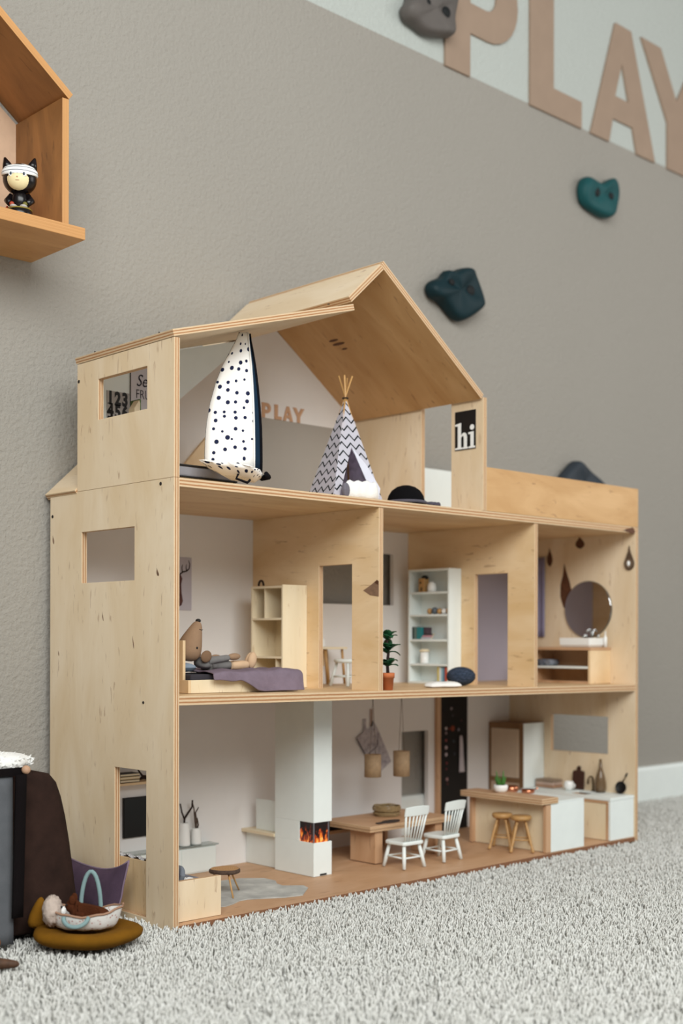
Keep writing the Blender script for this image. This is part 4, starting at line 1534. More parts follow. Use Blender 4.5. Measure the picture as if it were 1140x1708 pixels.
# ---------------------------------------------------------------- bathroom
def bathroom():
    xi = W - T
    zf = g1(.9) + .0003
    solo('lilac_wall_panel', MB().box(X2 + .001, xi - .0005, YB - .0018, YB - .0002, zf, .505), [LILAC], 'lilac grey wall panel at the back of the dollhouse bathroom', 'panel')
    t = thing('lilac_towel', 'long lilac towel hanging on the bathroom side wall beside the partition', 'towel', (xi, .205, .336))
    MB().sheet(lambda u, v: (xi - .0028 - .0010 * math.sin(u * 16), .187 + u * .034, .3365 + v * .1415), 18, 8).build('cloth', [fabric('lilac_cloth', '9590ad', .06)], t, solid=.0012)
    MB().tube([(xi - .0005, .185, .478), (xi - .0030, .185, .478), (xi - .0030, .223, .478), (xi - .0005, .223, .478)], .0007, 6).build('rail', [STEEL], t)
    # round mirror
    t = thing('round_mirror', 'round frameless mirror on the bathroom side wall', 'mirror', (xi, .0948, .337))
    mm = NT('mirror_glass', .03, 1)
    mm.col('d8d8d8')
    R = .0482
    Mx = Matrix.Rotation(-PI / 2, 3, 'Y')
    MB().lathe([(0, .0004), (R, .0004), (R, .0029), (R - .0003, .0032), (0, .0032)], (xi, .0948, .3842), 48, 0, Mx, False).build('glass', [mm.m], t)
    MB().lathe([(R + .0004, .0003), (R + .0006, .002), (R + .0001, .0024), (R, .0004)], (xi, .0948, .3842), 48, 0, Mx).build('rim', [DARK], t)
    # teardrop ornament
    t = thing('teardrop_ornament', 'dark teardrop pendant with a white bead hanging near the bathroom front edge', 'ornament', (xi, .0112, .4485))
    cy, cz = .0112, .4595
    pts = [(cy + .0098 * math.cos(a), cz + .0108 * math.sin(a)) for a in np.linspace(-PI * 1.18, PI * .18, 18)] + [(cy + .002, cz + .0205), (cy, cz + .0310), (cy - .002, cz + .0205)]
    MB().prism(pts, 'x', xi - .0032, xi - .0002).build('drop', [plain('grey_brown_wood', '6a5340', .6, 0, .2, 150)], t, bevel=.0008)
    pts = [(cy + .0070 * math.cos(a), cz + .0078 * math.sin(a)) for a in np.linspace(0, 2 * PI, 18, endpoint=False)]
    MB().prism(pts, 'x', xi - .0037, xi - .0031).build('inset', [plain('taupe_inset', '7d6a58', .5)], t)
    MB().ball((xi - .0042, cy, cz + .0002), (.0018, .0030, .0046), 12, 8).build('white_bead', [CERAM], t)
    # vanity
    x0, y0, y1, zt = .8850, .0490, .1720, .3190
    t = thing('vanity_unit', 'wooden bathroom vanity with an open compartment and white shelf', 'vanity', ((x0 + xi) / 2, .11, zf))
    th = .0048
    MB().box(x0 - .0008, xi - .0004, y0 - .0008, y1, zt - th, zt, 0, None, 'u').build('top_board', [OAK, EDGE], t, bevel=.0004)
    MB().box(x0, xi - .0004, y0, y0 + th, zf, zt - th).build('side_board', [PLYB], t, bevel=.0004)
    MB().box(x0, xi - .0004, y1 - th, y1, zf, zt - th).build('side_board', [OAK], t, bevel=.0004)
    MB().box(xi - .003, xi - .0006, y0 + th, y1 - th, zf, zt - th).build('back_board', [OAK], t)
    MB().box(x0, x0 + .003, y0 + th, y1 - th, zf, zf + .004).build('plinth', [OAK], t)
    MB().box(x0 + .0006, xi - .003, y0 + th, y1 - th, .2832, .2868).build('white_shelf', [WHITE], t, bevel=.0003)
    for k in range(3):
        MBt = MB().tube([(x0 + .004, .1660 - k * .0125, .2926), (x0 + .030, .1660 - k * .0125, .2926)], .0054, 14)
        solo('rolled_towel', MBt, [fabric('slate_towel_%d' % k, ['565a66', '767b88', '9297a2'][k], .15, 800, 1)], ['dark slate rolled towel at the back end of the vanity shelf', 'mid grey rolled towel in the middle of the vanity shelf', 'pale grey rolled towel at the front of the vanity shelf'][k], 'towel', 'rolled towels on the vanity shelf')
    # basin and taps
    zb = zt + .0004
    t = thing('wash_basin', 'white rectangular wash basin on the wooden vanity', 'basin', (.905, .085, zb))
    bo = [(.889, .0545), (.933, .0545), (.933, .1160), (.889, .1160)]
    sq = lambda i, z: [(.889 + i, .0545 + i, z), (.933 - i, .0545 + i, z), (.933 - i, .1160 - i, z), (.889 + i, .1160 - i, z)]
    MB().loft([sq(.003, zb), sq(.0005, zb + .0040), sq(0, zb + .0155), sq(.0022, zb + .0155), sq(.0045, zb + .005)], 0, False).build('bowl', [CERAM], t, bevel=.0006)
    CH = plain('chrome', 'dfe3e4', .15, 1)
    tp = thing('basin_tap', 'chrome mixer tap behind the wash basin', 'tap', (.9385, .085, zt))
    MB().tube([(.9382, .0850, zt + .0003), (.9382, .0850, zt + .0265), (.9350, .0850, zt + .0300), (.9290, .0850, zt + .0300), (.9262, .0850, zt + .0270)], .0014, 10).build('spout', [CH], tp)
    for s_ in (-1, 1):
        MB().lathe([(0, 0), (.0020, 0), (.0014, .016), (.0028, .018), (.0028, .021), (0, .022)], (.9382, .085 + s_ * .0145, zt + .0003), 12).build('handle', [CH], tp)
    solo('soap_bottle', MB().lathe([(0, 0), (.0030, 0), (.0032, .0165), (.0012, .019), (.0012, .0255), (.0022, .0262), (0, .027)], (.9300, .0500 + .0006, zt + .0004), 12), [CERAM], 'small white soap bottle at the front end of the wash basin', 'bottle')


bathroom()


# ================================================================ ground floor
def living():
    # bench seat / sofa by the side door
    zf = g0(.05) + .0004
    t = thing('sofa_box', 'plywood box sofa beside the dollhouse side door', 'sofa', (.045, .07, zf))
    x0, x1, y0, y1 = .0090, .0800, .0125, .1400
    zt = .0462
    MB().box(x0, x1, y0, y0 + .007, zf, zt, 0, 1).build('end_board', PM, t, bevel=.0004)
    MB().box(x0, x1, y1 - .007, y1, zf, zt, 0, 1).build('end_board', PM, t, bevel=.0004)
    MB().box(x0, x0 + .006, y0 + .007, y1 - .007, zf, .0640, 0, 1).build('backrest_board', [PLYB, EDGE], t, bevel=.0004)
    MB().box(x1 - .006, x1, y0 + .007, y1 - .007, zf, .026, 0, 1).build('front_board', PM, t, bevel=.0004)
    MB().box(x0 + .006, x1 - .006, y0 + .007, y1 - .007, .020, .026).build('seat_board', PM, t)
    solo('seat_pad', MB().box(x0 + .0065, x1 - .0005, y0 + .0075, y1 - .0075, .0264, .0385), [fabric('grey_pad', '8a8a92', .08)], 'grey seat pad on the plywood box sofa', 'seat pad', bevel=.003)
    # patterned throw over the backrest
    m = NT('patterned_throw', .95, 0, .1)
    v = m.coord('UV', (9, 9, 1))
    w = m.n('TexWave', wave_type='BANDS', bands_direction='DIAGONAL')
    w.inputs['Scale'].default_value = 1.1
    w.inputs['Distortion'].default_value = 4
    m.l(v, w.inputs['Vector'])
    m.col(m.ramp(w.outputs[0], [(.5, 'e4e2e2'), (.62, '4d4a50')]))

    def th(u, v):
        s_ = v * .042
        y = .062 + u * .068
        if s_ < .016:
            return (x0 - .0006 if False else x0 + .0001, y, .0652) if False else (x0 + .0005 + s_ * .35, y, .0655 + .002 * math.sin(u * 20))
        return (x0 + .0075 + (s_ - .016) * .5 + .001 * math.sin(u * 13), y, .0655 - (s_ - .016) * .9)
    solo('throw_blanket', MB().sheet(th, 22, 10), [m.m], 'white throw with black pattern over the sofa back behind the side door', 'blanket', solid=.0014)
    cushion('cushion', 'dark purple cushion standing on the box sofa at its near end', 'cushion', (.0225, .0330, .0520), .0035, .011, .0130, fabric('dark_purple', '4e4154', .1))
    cushion('cushion', 'blue grey cushion leaning next to the dark purple one', 'cushion', (.0310, .0335, .0500), .0035, .011, .0112, fabric('blue_grey_cushion', '848a94', .1), 0, .2, 'Y')
    fluffy('fur_throw', 'small white fur throw in front of the sofa cushions', 'fur', (.0440, .0330, .0387), .0085, .011, .0060, FUR, 8)
    # sideboard along the back wall
    zf = g0(.2) + .0004
    t = thing('low_sideboard', 'low white sideboard with a glass top along the living room back wall', 'sideboard', (.18, .26, zf))
    MB().box(.0700, .2540, .2480, YB - .0006, zf, .0362).build('cabinet_body', [WHITE], t, bevel=.0005)
    for k in range(3):
        MB().box(.0720 + k * .0605, .1310 + k * .0605, .2470, .2480, zf + .002, .0345).build('door', [WHITE], t, bevel=.0003)
    gl = NT('glass_top', .08)
    gl.b.inputs['Transmission Weight'].default_value = .8
    gl.col('dfe8e4')
    MB().box(.0690, .2570, .2455, YB - .0005, .0366, .0384).build('glass_top', [gl.m], t)
    zt = .0388
    for k, (x, r, h) in enumerate(((.2035, .0090, .0330), (.2245, .0080, .0235))):
        c = (x, .2565, zt)
        t = thing('bud_vase', ['taller white vase with a forked dark twig on the sideboard', 'shorter white vase with thin twigs on the sideboard'][k], 'vase', c, 'white vases on the sideboard')
        MB().lathe([(0, 0), (r * .95, 0), (r, .002), (r * .82, h * .88), (r * .70, h * .98), (r * .45, h), (r * .40, h * .9), (0, h * .85)], c, 22).build('vase', [CERAM], t)
        b = Vector((x, .2565, zt + h * .9))
        if k == 0:
            MB().tube([b, b + Vector((.0008, 0, .009)), b + Vector((.0085, -.002, .020)), b + Vector((.0125, -.002, .0245)), b + Vector((.0132, -.002, .034))], [.0014, .0016, .0014, .0012, .0013], 8).build('twig', [BARK], t)
            MB().tube([b + Vector((.0006, 0, .008)), b + Vector((-.004, 0, .018)), b + Vector((-.0068, 0, .0305))], [.0013, .0012, .0011], 8).build('twig', [BARK], t)
        else:
            for q in ([(0, 0, -.002), (-.002, 0, .013), (-.0035, 0, .029), (-.0070, 0, .041)], [(0, 0, -.002), (.0010, 0, .012), (-.001, 0, .024), (.0045, 0, .031)], [(.001, 0, -.002), (.004, 0, .006), (.002, 0, .016)]):
                MB().tube([b + Vector(p) for p in q], [.0010, .0011, .0009, .0008][:len(q)], 8).build('twig', [TWIG], t)
    # TV and book shelf on the back wall, seen through the side door
    t = thing('toy_television', 'flat black television on the back wall seen through the side door', 'television', (.13, YB, .058))
    MB().box(.1075, .1640, YB - .0040, YB - .0003, .0580, .1135).build('casing', [BLACK], t, bevel=.0006)
    MB().box(.1085, .1630, YB - .0044, YB - .0040, .0590, .1125).build('screen', [plain('dark_screen', '08080a', .2)], t)
    solo('wall_ledge', MB().box(.0880, .1680, .2450, YB - .0003, .1330, .1362), [PLYB], 'thin wooden ledge above the toy television', 'shelf')
    g = 'books on the ledge'
    for k, (c_, n) in enumerate((('5a4636', 'brown'), ('c7a86c', 'sand coloured'), ('2b2622', 'black'))):
        book('%s book lying in the stack on the thin ledge, %s' % (n, ['lowest', 'middle', 'topmost'][k]), [plain(n.replace(' ', '_') + '_binding', c_, .6)], .0900, .1220, .2470, .2670, .1366 + k * .0042, .1366 + k * .0042 + .0038, g)
    solo('ledge_twig', MB().tube([(.1240, .255, .1378), (.1330, .255, .1415), (.145, .255, .1395), (.156, .255, .1385)], [.0008, .0026, .0040, .0018], 8).tube([(.133, .255, .1415), (.126, .254, .149), (.120, .253, .157)], [.0016, .0013, .001], 8), [BARK], 'dark forked twig lying on the thin ledge', 'twig')
    # wood slice table
    zf = g0(.16) + .0004
    c = Vector((.1555, .1010, zf))
    t = thing('wood_slice_table', 'round wood-slice coffee table with bark edge and stick legs', 'coffee table', c)
    zt = .0335
    sl = NT('slice_rings', .6)
    dvec = sl.coord()
    wv = sl.n('TexWave', wave_type='RINGS', rings_direction='Z')
    wv.inputs['Scale'].default_value = 110
    wv.inputs['Distortion'].default_value = 2
    sl.l(dvec, wv.inputs['Vector'])
    sl.col(sl.mix(wv.outputs[0], 'c79b6a', 'a87a4c'))
    out = [1 + .05 * math.sin(3 * a) + .03 * math.sin(7 * a + 1) for a in np.linspace(0, 2 * PI, 28, endpoint=False)]
    rg = lambda s_, z: [(c.x + 0.0190 * s_ * out[k] * math.cos(a), c.y + 0.0190 * s_ * out[k] * math.sin(a), z) for k, a in enumerate(np.linspace(0, 2 * PI, 28, endpoint=False))]
    top = MB().loft([rg(.95, zt - .0055), rg(.99, zt - .003), rg(.97, zt)]).build('slice_top', [sl.m], t)
    MB().loft([rg(.96, zt - .0053), rg(1.04, zt - .004), rg(1.04, zt - .0012), rg(.975, zt - .0002)], 0, True, False).build('bark', [TWIG], t, solid=.0006)
    for a in (.25, 2.3, 4.4):
        MB().tube([c + Vector((.012 * math.cos(a), .012 * math.sin(a), zt - zf - .005)), c + Vector((.030 * math.cos(a), .030 * math.sin(a), .0008))], [.0013, .0011], 8).build('leg', [STOOLW], t)
    # hide rug
    hide = [(.095, .050), (.100, .064), (.094, .085), (.105, .120), (.125, .150), (.160, .170), (.200, .178), (.238, .172), (.262, .150), (.262, .125), (.250, .108), (.247, .092), (.268, .074), (.262, .058), (.240, .040), (.226, .028), (.200, .034), (.180, .046), (.158, .058), (.145, .0575), (.128, .049), (.112, .044)]
    hm = NT('grey_hide', .95, 0, .1)
    hm.col(hm.ramp(hm.noise(hm.coord(), 30, 4), [(.35, 'a3a29e'), (.6, 'bcbbb5'), (.8, 'd2d0ca')]))
    hm.bump(hm.noise(hm.coord(), 900), .6, .0006)
    mb = MB().prism(hide, 'z', 0, .0012)
    mb.warp(lambda v: (v.x, v.y, v.z + g0(v.x) + .0002))
    solo('hide_rug', mb, [hm.m], 'grey animal hide rug on the living room floor', 'rug')


living()


def fireplace():
    x0, x1, y0, y1 = .3185, .3530, .1095, .1930
    zf, zt = g0(.33) + .0004, g1(.335) - .0122
    za, zb = .0470, .0752
    t = thing('fireplace', 'white chimney fireplace with an orange flame corner window', 'fireplace', ((x0 + x1) / 2, (y0 + y1) / 2, zf))
    MB().box(x0, x1, y0, y1, zb, zt).build('chimney', [WHITE], t, bevel=.0003)
    MB().box(x0, x1, y0, y1, zf, za).build('hearth_base', [WHITE], t, bevel=.0003)
    MB().box(x0, x1, y0 + .032, y1, za + .0001, zb - .0001).build('firebox_back', [WHITE], t)
    MB().box(x1 - .0065, x1 - .0002, y0 + .004, y0 + .032, za, zb).build('firebox_side', [plain('soot', '2a2220', .8)], t)
    MB().box(x0 + .012, x1 - .010, y0 - .0003, y0 + .001, zf + .0006, zf + .0032).build('air_slot', [BLACK], t)
    # flame print on the two glass faces: emitting, as a lit window
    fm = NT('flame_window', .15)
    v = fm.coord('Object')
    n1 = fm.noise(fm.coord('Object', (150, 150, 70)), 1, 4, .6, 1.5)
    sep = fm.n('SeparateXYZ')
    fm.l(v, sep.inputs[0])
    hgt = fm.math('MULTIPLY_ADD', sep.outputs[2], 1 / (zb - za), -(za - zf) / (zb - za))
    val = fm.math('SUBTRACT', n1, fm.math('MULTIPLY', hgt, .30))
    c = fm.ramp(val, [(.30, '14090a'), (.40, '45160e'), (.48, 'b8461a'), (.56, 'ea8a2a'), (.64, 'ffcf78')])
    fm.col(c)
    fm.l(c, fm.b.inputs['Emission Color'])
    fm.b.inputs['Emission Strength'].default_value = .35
    MB().box(x0 + .0008, x1 - .0065, y0 + .0012, y0 + .0022, za, zb).build('flame_pane', [fm.m], t)
    MB().box(x0 + .0008, x0 + .0018, y0 + .0022, y0 + .032, za, zb).build('flame_pane', [fm.m], t)
    FR = plain('grey_metal_edge', '8b8a90', .4, .5)
    MB().box(x0 + .0002, x0 + .0016, y0 + .0002, y0 + .0016, za, zb).build('corner_strip', [FR], t)
    MB().box(x1 - .0068, x1 - .0054, y0 + .0002, y0 + .0016, za, zb).build('edge_strip', [FR], t)
    MB().box(x0 + .0002, x0 + .0014, y0 + .0300, y0 + .0320, za, zb).build('edge_strip', [WHITE], t)
    # wood bench behind the chimney
    t = thing('hearth_bench', 'white corner bench with a pale wooden seat behind the chimney', 'bench', (.34, .23, zf))
    MB().box(.3260, .3530, y1 + .0006, YB - .0006, zf, .0462).build('bench_body', [WHITE], t, bevel=.0003)
    MB().box(.3170, .3530, y1 + .0006, YB - .0006, .0464, .0512, 0, None, 'v').build('seat_board', [RAW], t, bevel=.0004)
    MB().box(.3285, .3320, y1 + .0006, .2480, .0514, .0960).build('backrest', [WHITE], t, bevel=.0003)


fireplace()


def dining():
    zf = g0(.6) + .0005
    t = thing('dining_table', 'thick-topped brown wooden dining table on the ground floor', 'table', (.52, .165, zf))
    MB().box(.4330, .6130, .1130, .2200, .0532, .0578, 0, 1, 'u').box(.4345, .6115, .1145, .2185, .0490, .0531, 0, 1, 'u').build('tabletop', [OAK, EDGE], t, bevel=.0004)
    for x in (.4490, .5800):
        MB().box(x, x + .0155, .1190, .1720, zf, .0488).build('leg', [OAK, EDGE], t, bevel=.0004)
    # bench on the wall side
    b = thing('wooden_bench', 'low brown wooden bench behind the dining table', 'bench', (.51, .24, zf))
    MB().box(.4200, .6000, .2260, .2580, .0315, .0365, 0, 1, 'u').build('seat_board', [OAK, EDGE], b, bevel=.0004)
    for x in (.4300, .5800):
        MB().box(x, x + .007, .2290, .2550, zf, .0313).build('leg', [OAK], b)
    solo('bench_cushion', MB().box(.4220, .5700, .2270, .2570, .0368, .0455), [fabric('black_cushion', '252225', .1)], 'black seat cushion on the bench behind the dining table', 'cushion', bevel=.003)
    # wire basket of rings
    c = (.5380, .1830, .0581)
    t = thing('wicker_bowl', 'round woven bowl on the dining table', 'bowl', c)
    WK = plain('straw', 'b79a6c', .7, 0, .25, 400)
    for k in range(6):
        z = c[2] + .0016 + k * .0026
        r = .0190 + .0014 * math.sin(k * 2.3) + k * .0005
        MB().tube([(c[0] + r * math.cos(a), c[1] + r * math.sin(a), z + .0004 * math.sin(a * 5 + k)) for a in np.linspace(0, 2 * PI, 28)], .00125, 8).build('woven_ring', [WK], t)
    MB().lathe([(0, 0), (.018, 0), (.018, .001), (0, .001)], c, 20).build('bottom', [WK], t)
    # dark tray
    M = frame((.4885, .1290, .0581), (.96, .10, 0), (-.10, .96, 0))
    poly = arc(.0, .0, .0160, 20, 340, 18, .0085)
    solo('slate_board', MB().curve([[(-.028, -.0035)] + [(p[0] + .004, p[1]) for p in arc(0, 0, .019, 200, 520, 20, .0090)] + [(-.028, .0035)]], .0016, M), [plain('slate', '322c2b', .5)], 'small dark serving board lying on the dining table', 'serving board')


dining()


def chair():
    """chair built facing +y at the origin, feet at z=0"""
    t = thing('dining_chair', 'white spindle-back dining chair at the near end of the table', 'chair', (0, 0, 0), 'white spindle-back chairs')
    zs = .0385
    sh = [(-.0205, -.019), (-.015, -.0215), (.015, -.0215), (.0205, -.019), (.0225, .008), (.0215, .017), (.015, .0215), (-.015, .0215), (-.0215, .017), (-.0225, .008)]
    MB().prism(sh, 'z', zs - .0052, zs).build('seat', [WHITE], t, bevel=.0014)
    L = {}
    for sx in (-1, 1):
        for sy in (-1, 1):
            a = Vector((sx * .0150, sy * .0150, zs - .005))
            b = Vector((sx * .0205, sy * .0215, 0))
            L[sx, sy] = (a, b)
            MB().tube([a, a.lerp(b, .5), b], [.0025, .0030, .0026], 10).build('leg', [WHITE], t)
    f = .55
    P = lambda k: L[k][0].lerp(L[k][1], f)
    for a, b in (((-1, -1), (-1, 1)), ((1, -1), (1, 1)), ((-1, -1), (1, -1)), ((-1, 1), (1, 1))):
        MB().tube([P(a), P(b)], .0013, 8).build('stretcher', [WHITE], t)
    # back
    lean = lambda z: -.0175 - (z - zs) * .20
    zc = .0765
    for k in range(7):
        u = k / 6 * 2 - 1
        x0, x1 = u * .0150, u * .0205
        r = .0016 if k in (0, 6) else .0011
        MB().tube([(x0, lean(zs) , zs - .001), (x1, lean(zc) - .0025 * (1 - u * u), zc + .001)], r, 8).build('spindle', [WHITE], t)
    mb = MB()

    def cr(u, v, s_):
        a = u * 2 - 1
        z = zc + v * (.0125 + .002 * (1 - a * a))
        return (a * .0235, lean(z) - .0025 * (1 - a * a) + s_ * .0012, z)
    rings = []
    for i in range(13):
        u = i / 12
        rings.append([cr(u, 0, -1), cr(u, 1, -1), cr(u, 1, 1), cr(u, 0, 1)])
    mb.loft(rings, 0, False)
    mb.build('crest_rail', [WHITE], t, bevel=.0006)
    return t


c1 = chair()
c1.location = (.4685, .0785, g0(.47) + .0011)
c1.rotation_euler = (0, 0, -.04)
c1['label'] = 'white spindle-back dining chair nearest the fireplace'
dup(c1, (.0835, .0025, .0004), 'white spindle-back dining chair nearest the kitchen island', None, .10)


def pendants():
    tw = plain('cork_wood', 'bf9f7b', .7, 0, .12, 160)
    for k, (x, y, z0, z1) in enumerate(((.4845, .160, .1236, .1576), (.5470, .160, .1205, .1592))):
        zc = g1(x) - .0116
        t = thing('pendant_lamp', ['wooden cylinder pendant lamp in front of the hanging paper charts', 'wooden cylinder pendant lamp in front of the back doorway'][k], 'pendant lamp', (x, y, zc), 'wooden pendant lamps over the table')
        r = .0128
        MB().lathe([(r, z0), (r, z1), (r * .82, z1), (r * .80, z1 - .0016), (0, z1 - .0018)], (x, y, 0), 28).build('shade', [tw], t)
        for s_ in (-1, 1):
            MB().tube([(x + s_ * .006, y, z1 - .001), (x + s_ * .0012, y, (z1 + zc) / 2 + .025), (x, y, zc - .012)], .0004, 6).build('cord', [plain('grey_string', '85776a', .9)], t)
        MB().tube([(x, y, zc - .014), (x, y, zc)], .0007, 6).build('hook', [DARK], t)


pendants()


def wall_papers():
    y = YB - .0004
    m = NT('mottled_paper', .85)
    m.col(m.ramp(m.noise(m.coord(), 130, 5, .7), [(.35, '8f8994'), (.5, 'b8b2b8'), (.7, 'cbc6c9')]))
    t = thing('paper_chart', 'tilted grey printed paper hung by a cord on the dining room back wall', 'chart', (.58, y, .15))
    MB().prism([(.5520, .1720), (.5760, .1880), (.5995, .1680), (.5990, .1570), (.5730, .1430)], 'y', y - .0028, y - .0018).build('sheet', [m.m], t)
    MB().tube([(.5520, y - .0030, .1720), (.5730, y - .0030, .1430), (.5990, y - .0030, .1570), (.5995, y - .003, .1680)], .0007, 6).build('dark_edge', [plain('dark_lilac_edge', '4b434c', .8)], t)
    MB().box(.5690, .5735, y - .0026, y - .0016, .184, .203).build('hanging_tab', [m.m], t)
    t = thing('paper_chart', 'grey printed paper hanging half behind the tilted chart', 'chart', (.6, y, .12))
    MB().prism([(.5900, .2010), (.6005, .1870), (.6335, .1300), (.6040, .1120), (.5700, .1600)], 'y', y - .0014, y - .0004).build('sheet', [m.m], t)
    MB().box(.5845, .5905, y - .0014, y - .0002, .1900, .2180).build('hanging_tab', [plain('pinkish_tab', 'bba195', .8)], t)


wall_papers()


def blackboard():
    y = YB - .0004
    zf = g0(.79) + .0004
    zt = g1(.79) - .0118
    t = thing('blackboard', 'tall black board with small coloured charms on the ground floor back wall', 'blackboard', (.79, y, zf))
    MB().box(.7505, .8230, y - .0030, y, zf, zt).build('black_panel', [plain('blackboard_paint', '17120f', .8)], t)
    MB().box(.7410, .7505, y - .0060, y, zf, zt).build('wooden_frame', [OAK], t)
    rnd = random.Random(2)
    yy = y - .0036
    for (x, z, r, c) in ((.7664, .1782, .0030, 'c9bcbc'), (.7665, .1700, .0026, 'a08d8d'), (.7835, .1775, .0050, '8c3b22'), (.7740, .1770, .0020, '7a2d1c'), (.7665, .1575, .0026, '9b5050'), (.7666, .1451, .0034, 'c6b4b8'), (.7668, .1330, .0034, 'cbbcc0'),
                         (.7680, .1180, .0025, '7a3036'), (.7672, .1080, .0022, '642a30'), (.7690, .0900, .0034, '9a7676'), (.7700, .0820, .002, '5e2d2d'), (.7800, .2119, .0030, '8a7f84'), (.7830, .2000, .0022, '4a4348'), (.7992, .1746, .0028, '8c8894'),
                         (.7860, .1550, .0030, '3d434a'), (.7880, .1330, .0030, '34383f'), (.8060, .1900, .0020, '5d3a3a')):
        MB().ball((x, yy, z), (r, .0008, r), 12, 6).build('charm', [plain('charm_' + c, c, .7)], t)
    # a small cream garment hung on the board
    t = thing('cream_garment', 'cream coloured doll garment hanging on the right of the blackboard', 'garment', (.807, y, .1))
    MB().sheet(lambda u, v: (.8030 + (u - .5) * (.0055 + .0095 * v ** .6) + .004 * v, y - .0048 - .0012 * math.sin(u * 9 + v * 3), .1640 - v * .064), 8, 14).build('cloth', [fabric('cream_cloth', 'cdc4c8', .05)], t, solid=.0012)
    MB().tube([(.802, y - .003, .165), (.802, y - .005, .1655)], .0010, 6).build('peg', [DARK], t)


blackboard()


# ---------------------------------------------------------------- kitchen
def kitchen():
    xi = W - T
    zf = g0(.75) + .0006
    # island
    t = thing('kitchen_island', 'kitchen island with a thick wooden bar top and white end panel', 'kitchen island', (.755, .08, zf))
    x0, x1, y0, y1 = .7050, .8030, .0020, .1580
    MB().box(.7170, x1, y0, y0 + .0045, zf, .0775).build('end_panel', [WHITE], t, bevel=.0004)
    MB().box(x0, .7170, y0, y0 + .0060, zf, .0762).build('end_post', [OAK, EDGE], t, bevel=.0004)
    MB().box(x0, .7235, y1 - .0060, y1, zf, .0762).build('end_post', [OAK, EDGE], t, bevel=.0004)
    MB().box(.7130, .7165, y0 + .0060, y1 - .006, zf, .0762).build('front_panel', [RAW], t)
    MB().box(x1 - .004, x1, y0 + .0045, y1, zf, .0775).build('kitchen_side_panel', [PLYB], t)
    MB().box(.7170, x1 - .004, y1 - .0045, y1, zf, .0762).build('rear_end_panel', [WHITE], t)
    MB().box(.7330, x1, y0, y1, .0777, .0800).build('white_worktop', [WHITE], t, bevel=.0004)
    MB().box(.6915, .7325, -.0005, .1660, .0776, .0868, 0, 1, 'v').build('bar_top', [OAK, EDGE], t, bevel=.0005)
    # bar stools
    s0 = None
    for k, (x, y) in enumerate(((.6925, .0790), (.6930, .0415))):
        if s0 is None:
            s = thing('bar_stool', 'turned wooden bar stool nearer the dining table', 'stool', (0, 0, 0), 'turned wooden bar stools at the island')
            zs = .0560
            MB().lathe([(0, zs - .0072), (.0142, zs - .0072), (.0162, zs - .0050), (.0165, zs - .002), (.0150, zs), (0, zs - .0004)], (0, 0, 0), 26).build('seat', [STOOLW], s)
            Ls = []
            for a in (PI * .25, PI * .75, PI * 1.25, PI * 1.75):
                a += .5
                p = Vector((.0085 * math.cos(a), .0085 * math.sin(a), zs - .007))
                q = Vector((.0245 * math.cos(a), .0245 * math.sin(a), .0006))
                Ls.append((p, q))
                turned_leg(p, q, .0019, 10, [(0, .9), (.12, 1.1), (.18, .75), (.22, 1.15), (.5, 1.2), (.72, .95), (.76, 1.2), (.80, .75), (.84, 1.2), (.93, 1.1), (.95, 1.5), (1, .9)]).build('leg', [STOOLW], s)
            for i in range(4):
                j = (i + 1) % 4
                f = .55 + .06 * (i % 2)
                MB().tube([Ls[i][0].lerp(Ls[i][1], f), Ls[j][0].lerp(Ls[j][1], f)], .0011, 8).build('stretcher', [STOOLW], s)
            s.location = (x, y, g0(x) + .0005)
            s0 = s
        else:
            dup(s0, (x - .6925, y - .0790, 0), 'turned wooden bar stool nearer the front edge of the dollhouse', None, .25)
    # succulent
    c = (.7135, .0995, .0872)
    t = thing('potted_succulent', 'spiky green succulent in a white bowl on the island', 'potted plant', c)
    MB().lathe([(0, 0), (.0078, 0), (.0108, .0035), (.0118, .0085), (.0112, .0118), (.0098, .0122), (.0095, .0095), (0, .0095)], c, 24).build('bowl', [CERAM], t)
    rnd = random.Random(9)
    for k in range(15):
        a = k * 2.4
        sp = rnd.uniform(.1, .42)
        L = rnd.uniform(.013, .019) if k > 1 else .027
        if k < 2:
            sp = .12
        o = Vector(c) + Vector((.004 * math.cos(a), .004 * math.sin(a), .0085))
        d = Vector((math.cos(a) * sp, math.sin(a) * sp, 1)).normalized()
        MB().tube([o, o + d * L * .4, o + d * L * .8, o + d * L], [.0017, .0019, .0011, .0002], 6).build('leaf', [LEAF2], t)
    # copper pans on the white worktop
    zc = .0804
    for k, (x, y, r) in enumerate(((.7780, .1300, .0115), (.7830, .0990, .0105))):
        t = thing('copper_pan', ['copper pan behind the succulent on the island', 'shallow copper pan on the island worktop nearer the front'][k], 'pan', (x, y, zc), 'copper pans on the island')
        h = (.0095, .0060)[k]
        MB().lathe([(0, 0), (r * .9, 0), (r, .001), (r * 1.04, h), (r * .98, h), (r * .94, .0016), (0, .0014)], (x, y, zc), 24).build('pan_body', [COPPER], t)
        MB().tube([(x - r * .2, y - r * .98 * (1 if k else -1), zc + h * .8), (x - r * .35, y - r * 1.6 * (1 if k else -1), zc + h * 1.2), (x - r * .5, y - r * 2.2 * (1 if k else -1), zc + h * 1.7)], [.0012, .0010, .0014], 8).build('handle', [COPPER], t)
    # back counter along the side panel
    zf = g0(.9) + .0006
    t = thing('kitchen_counter', 'white kitchen counter with sink along the right side panel', 'kitchen counter', (.91, .09, zf))
    x0, y0, y1, zt = .8760, .0020, .1885, .0725
    MB().box(x0, xi - .0006, y0, y0 + .0045, zf, .0672).build('end_panel', [WHITE], t, bevel=.0004)
    MB().box(x0, x0 + .0040, y0 + .0045, y0 + .009, zf, .0660).build('edge_post', [OAK], t)
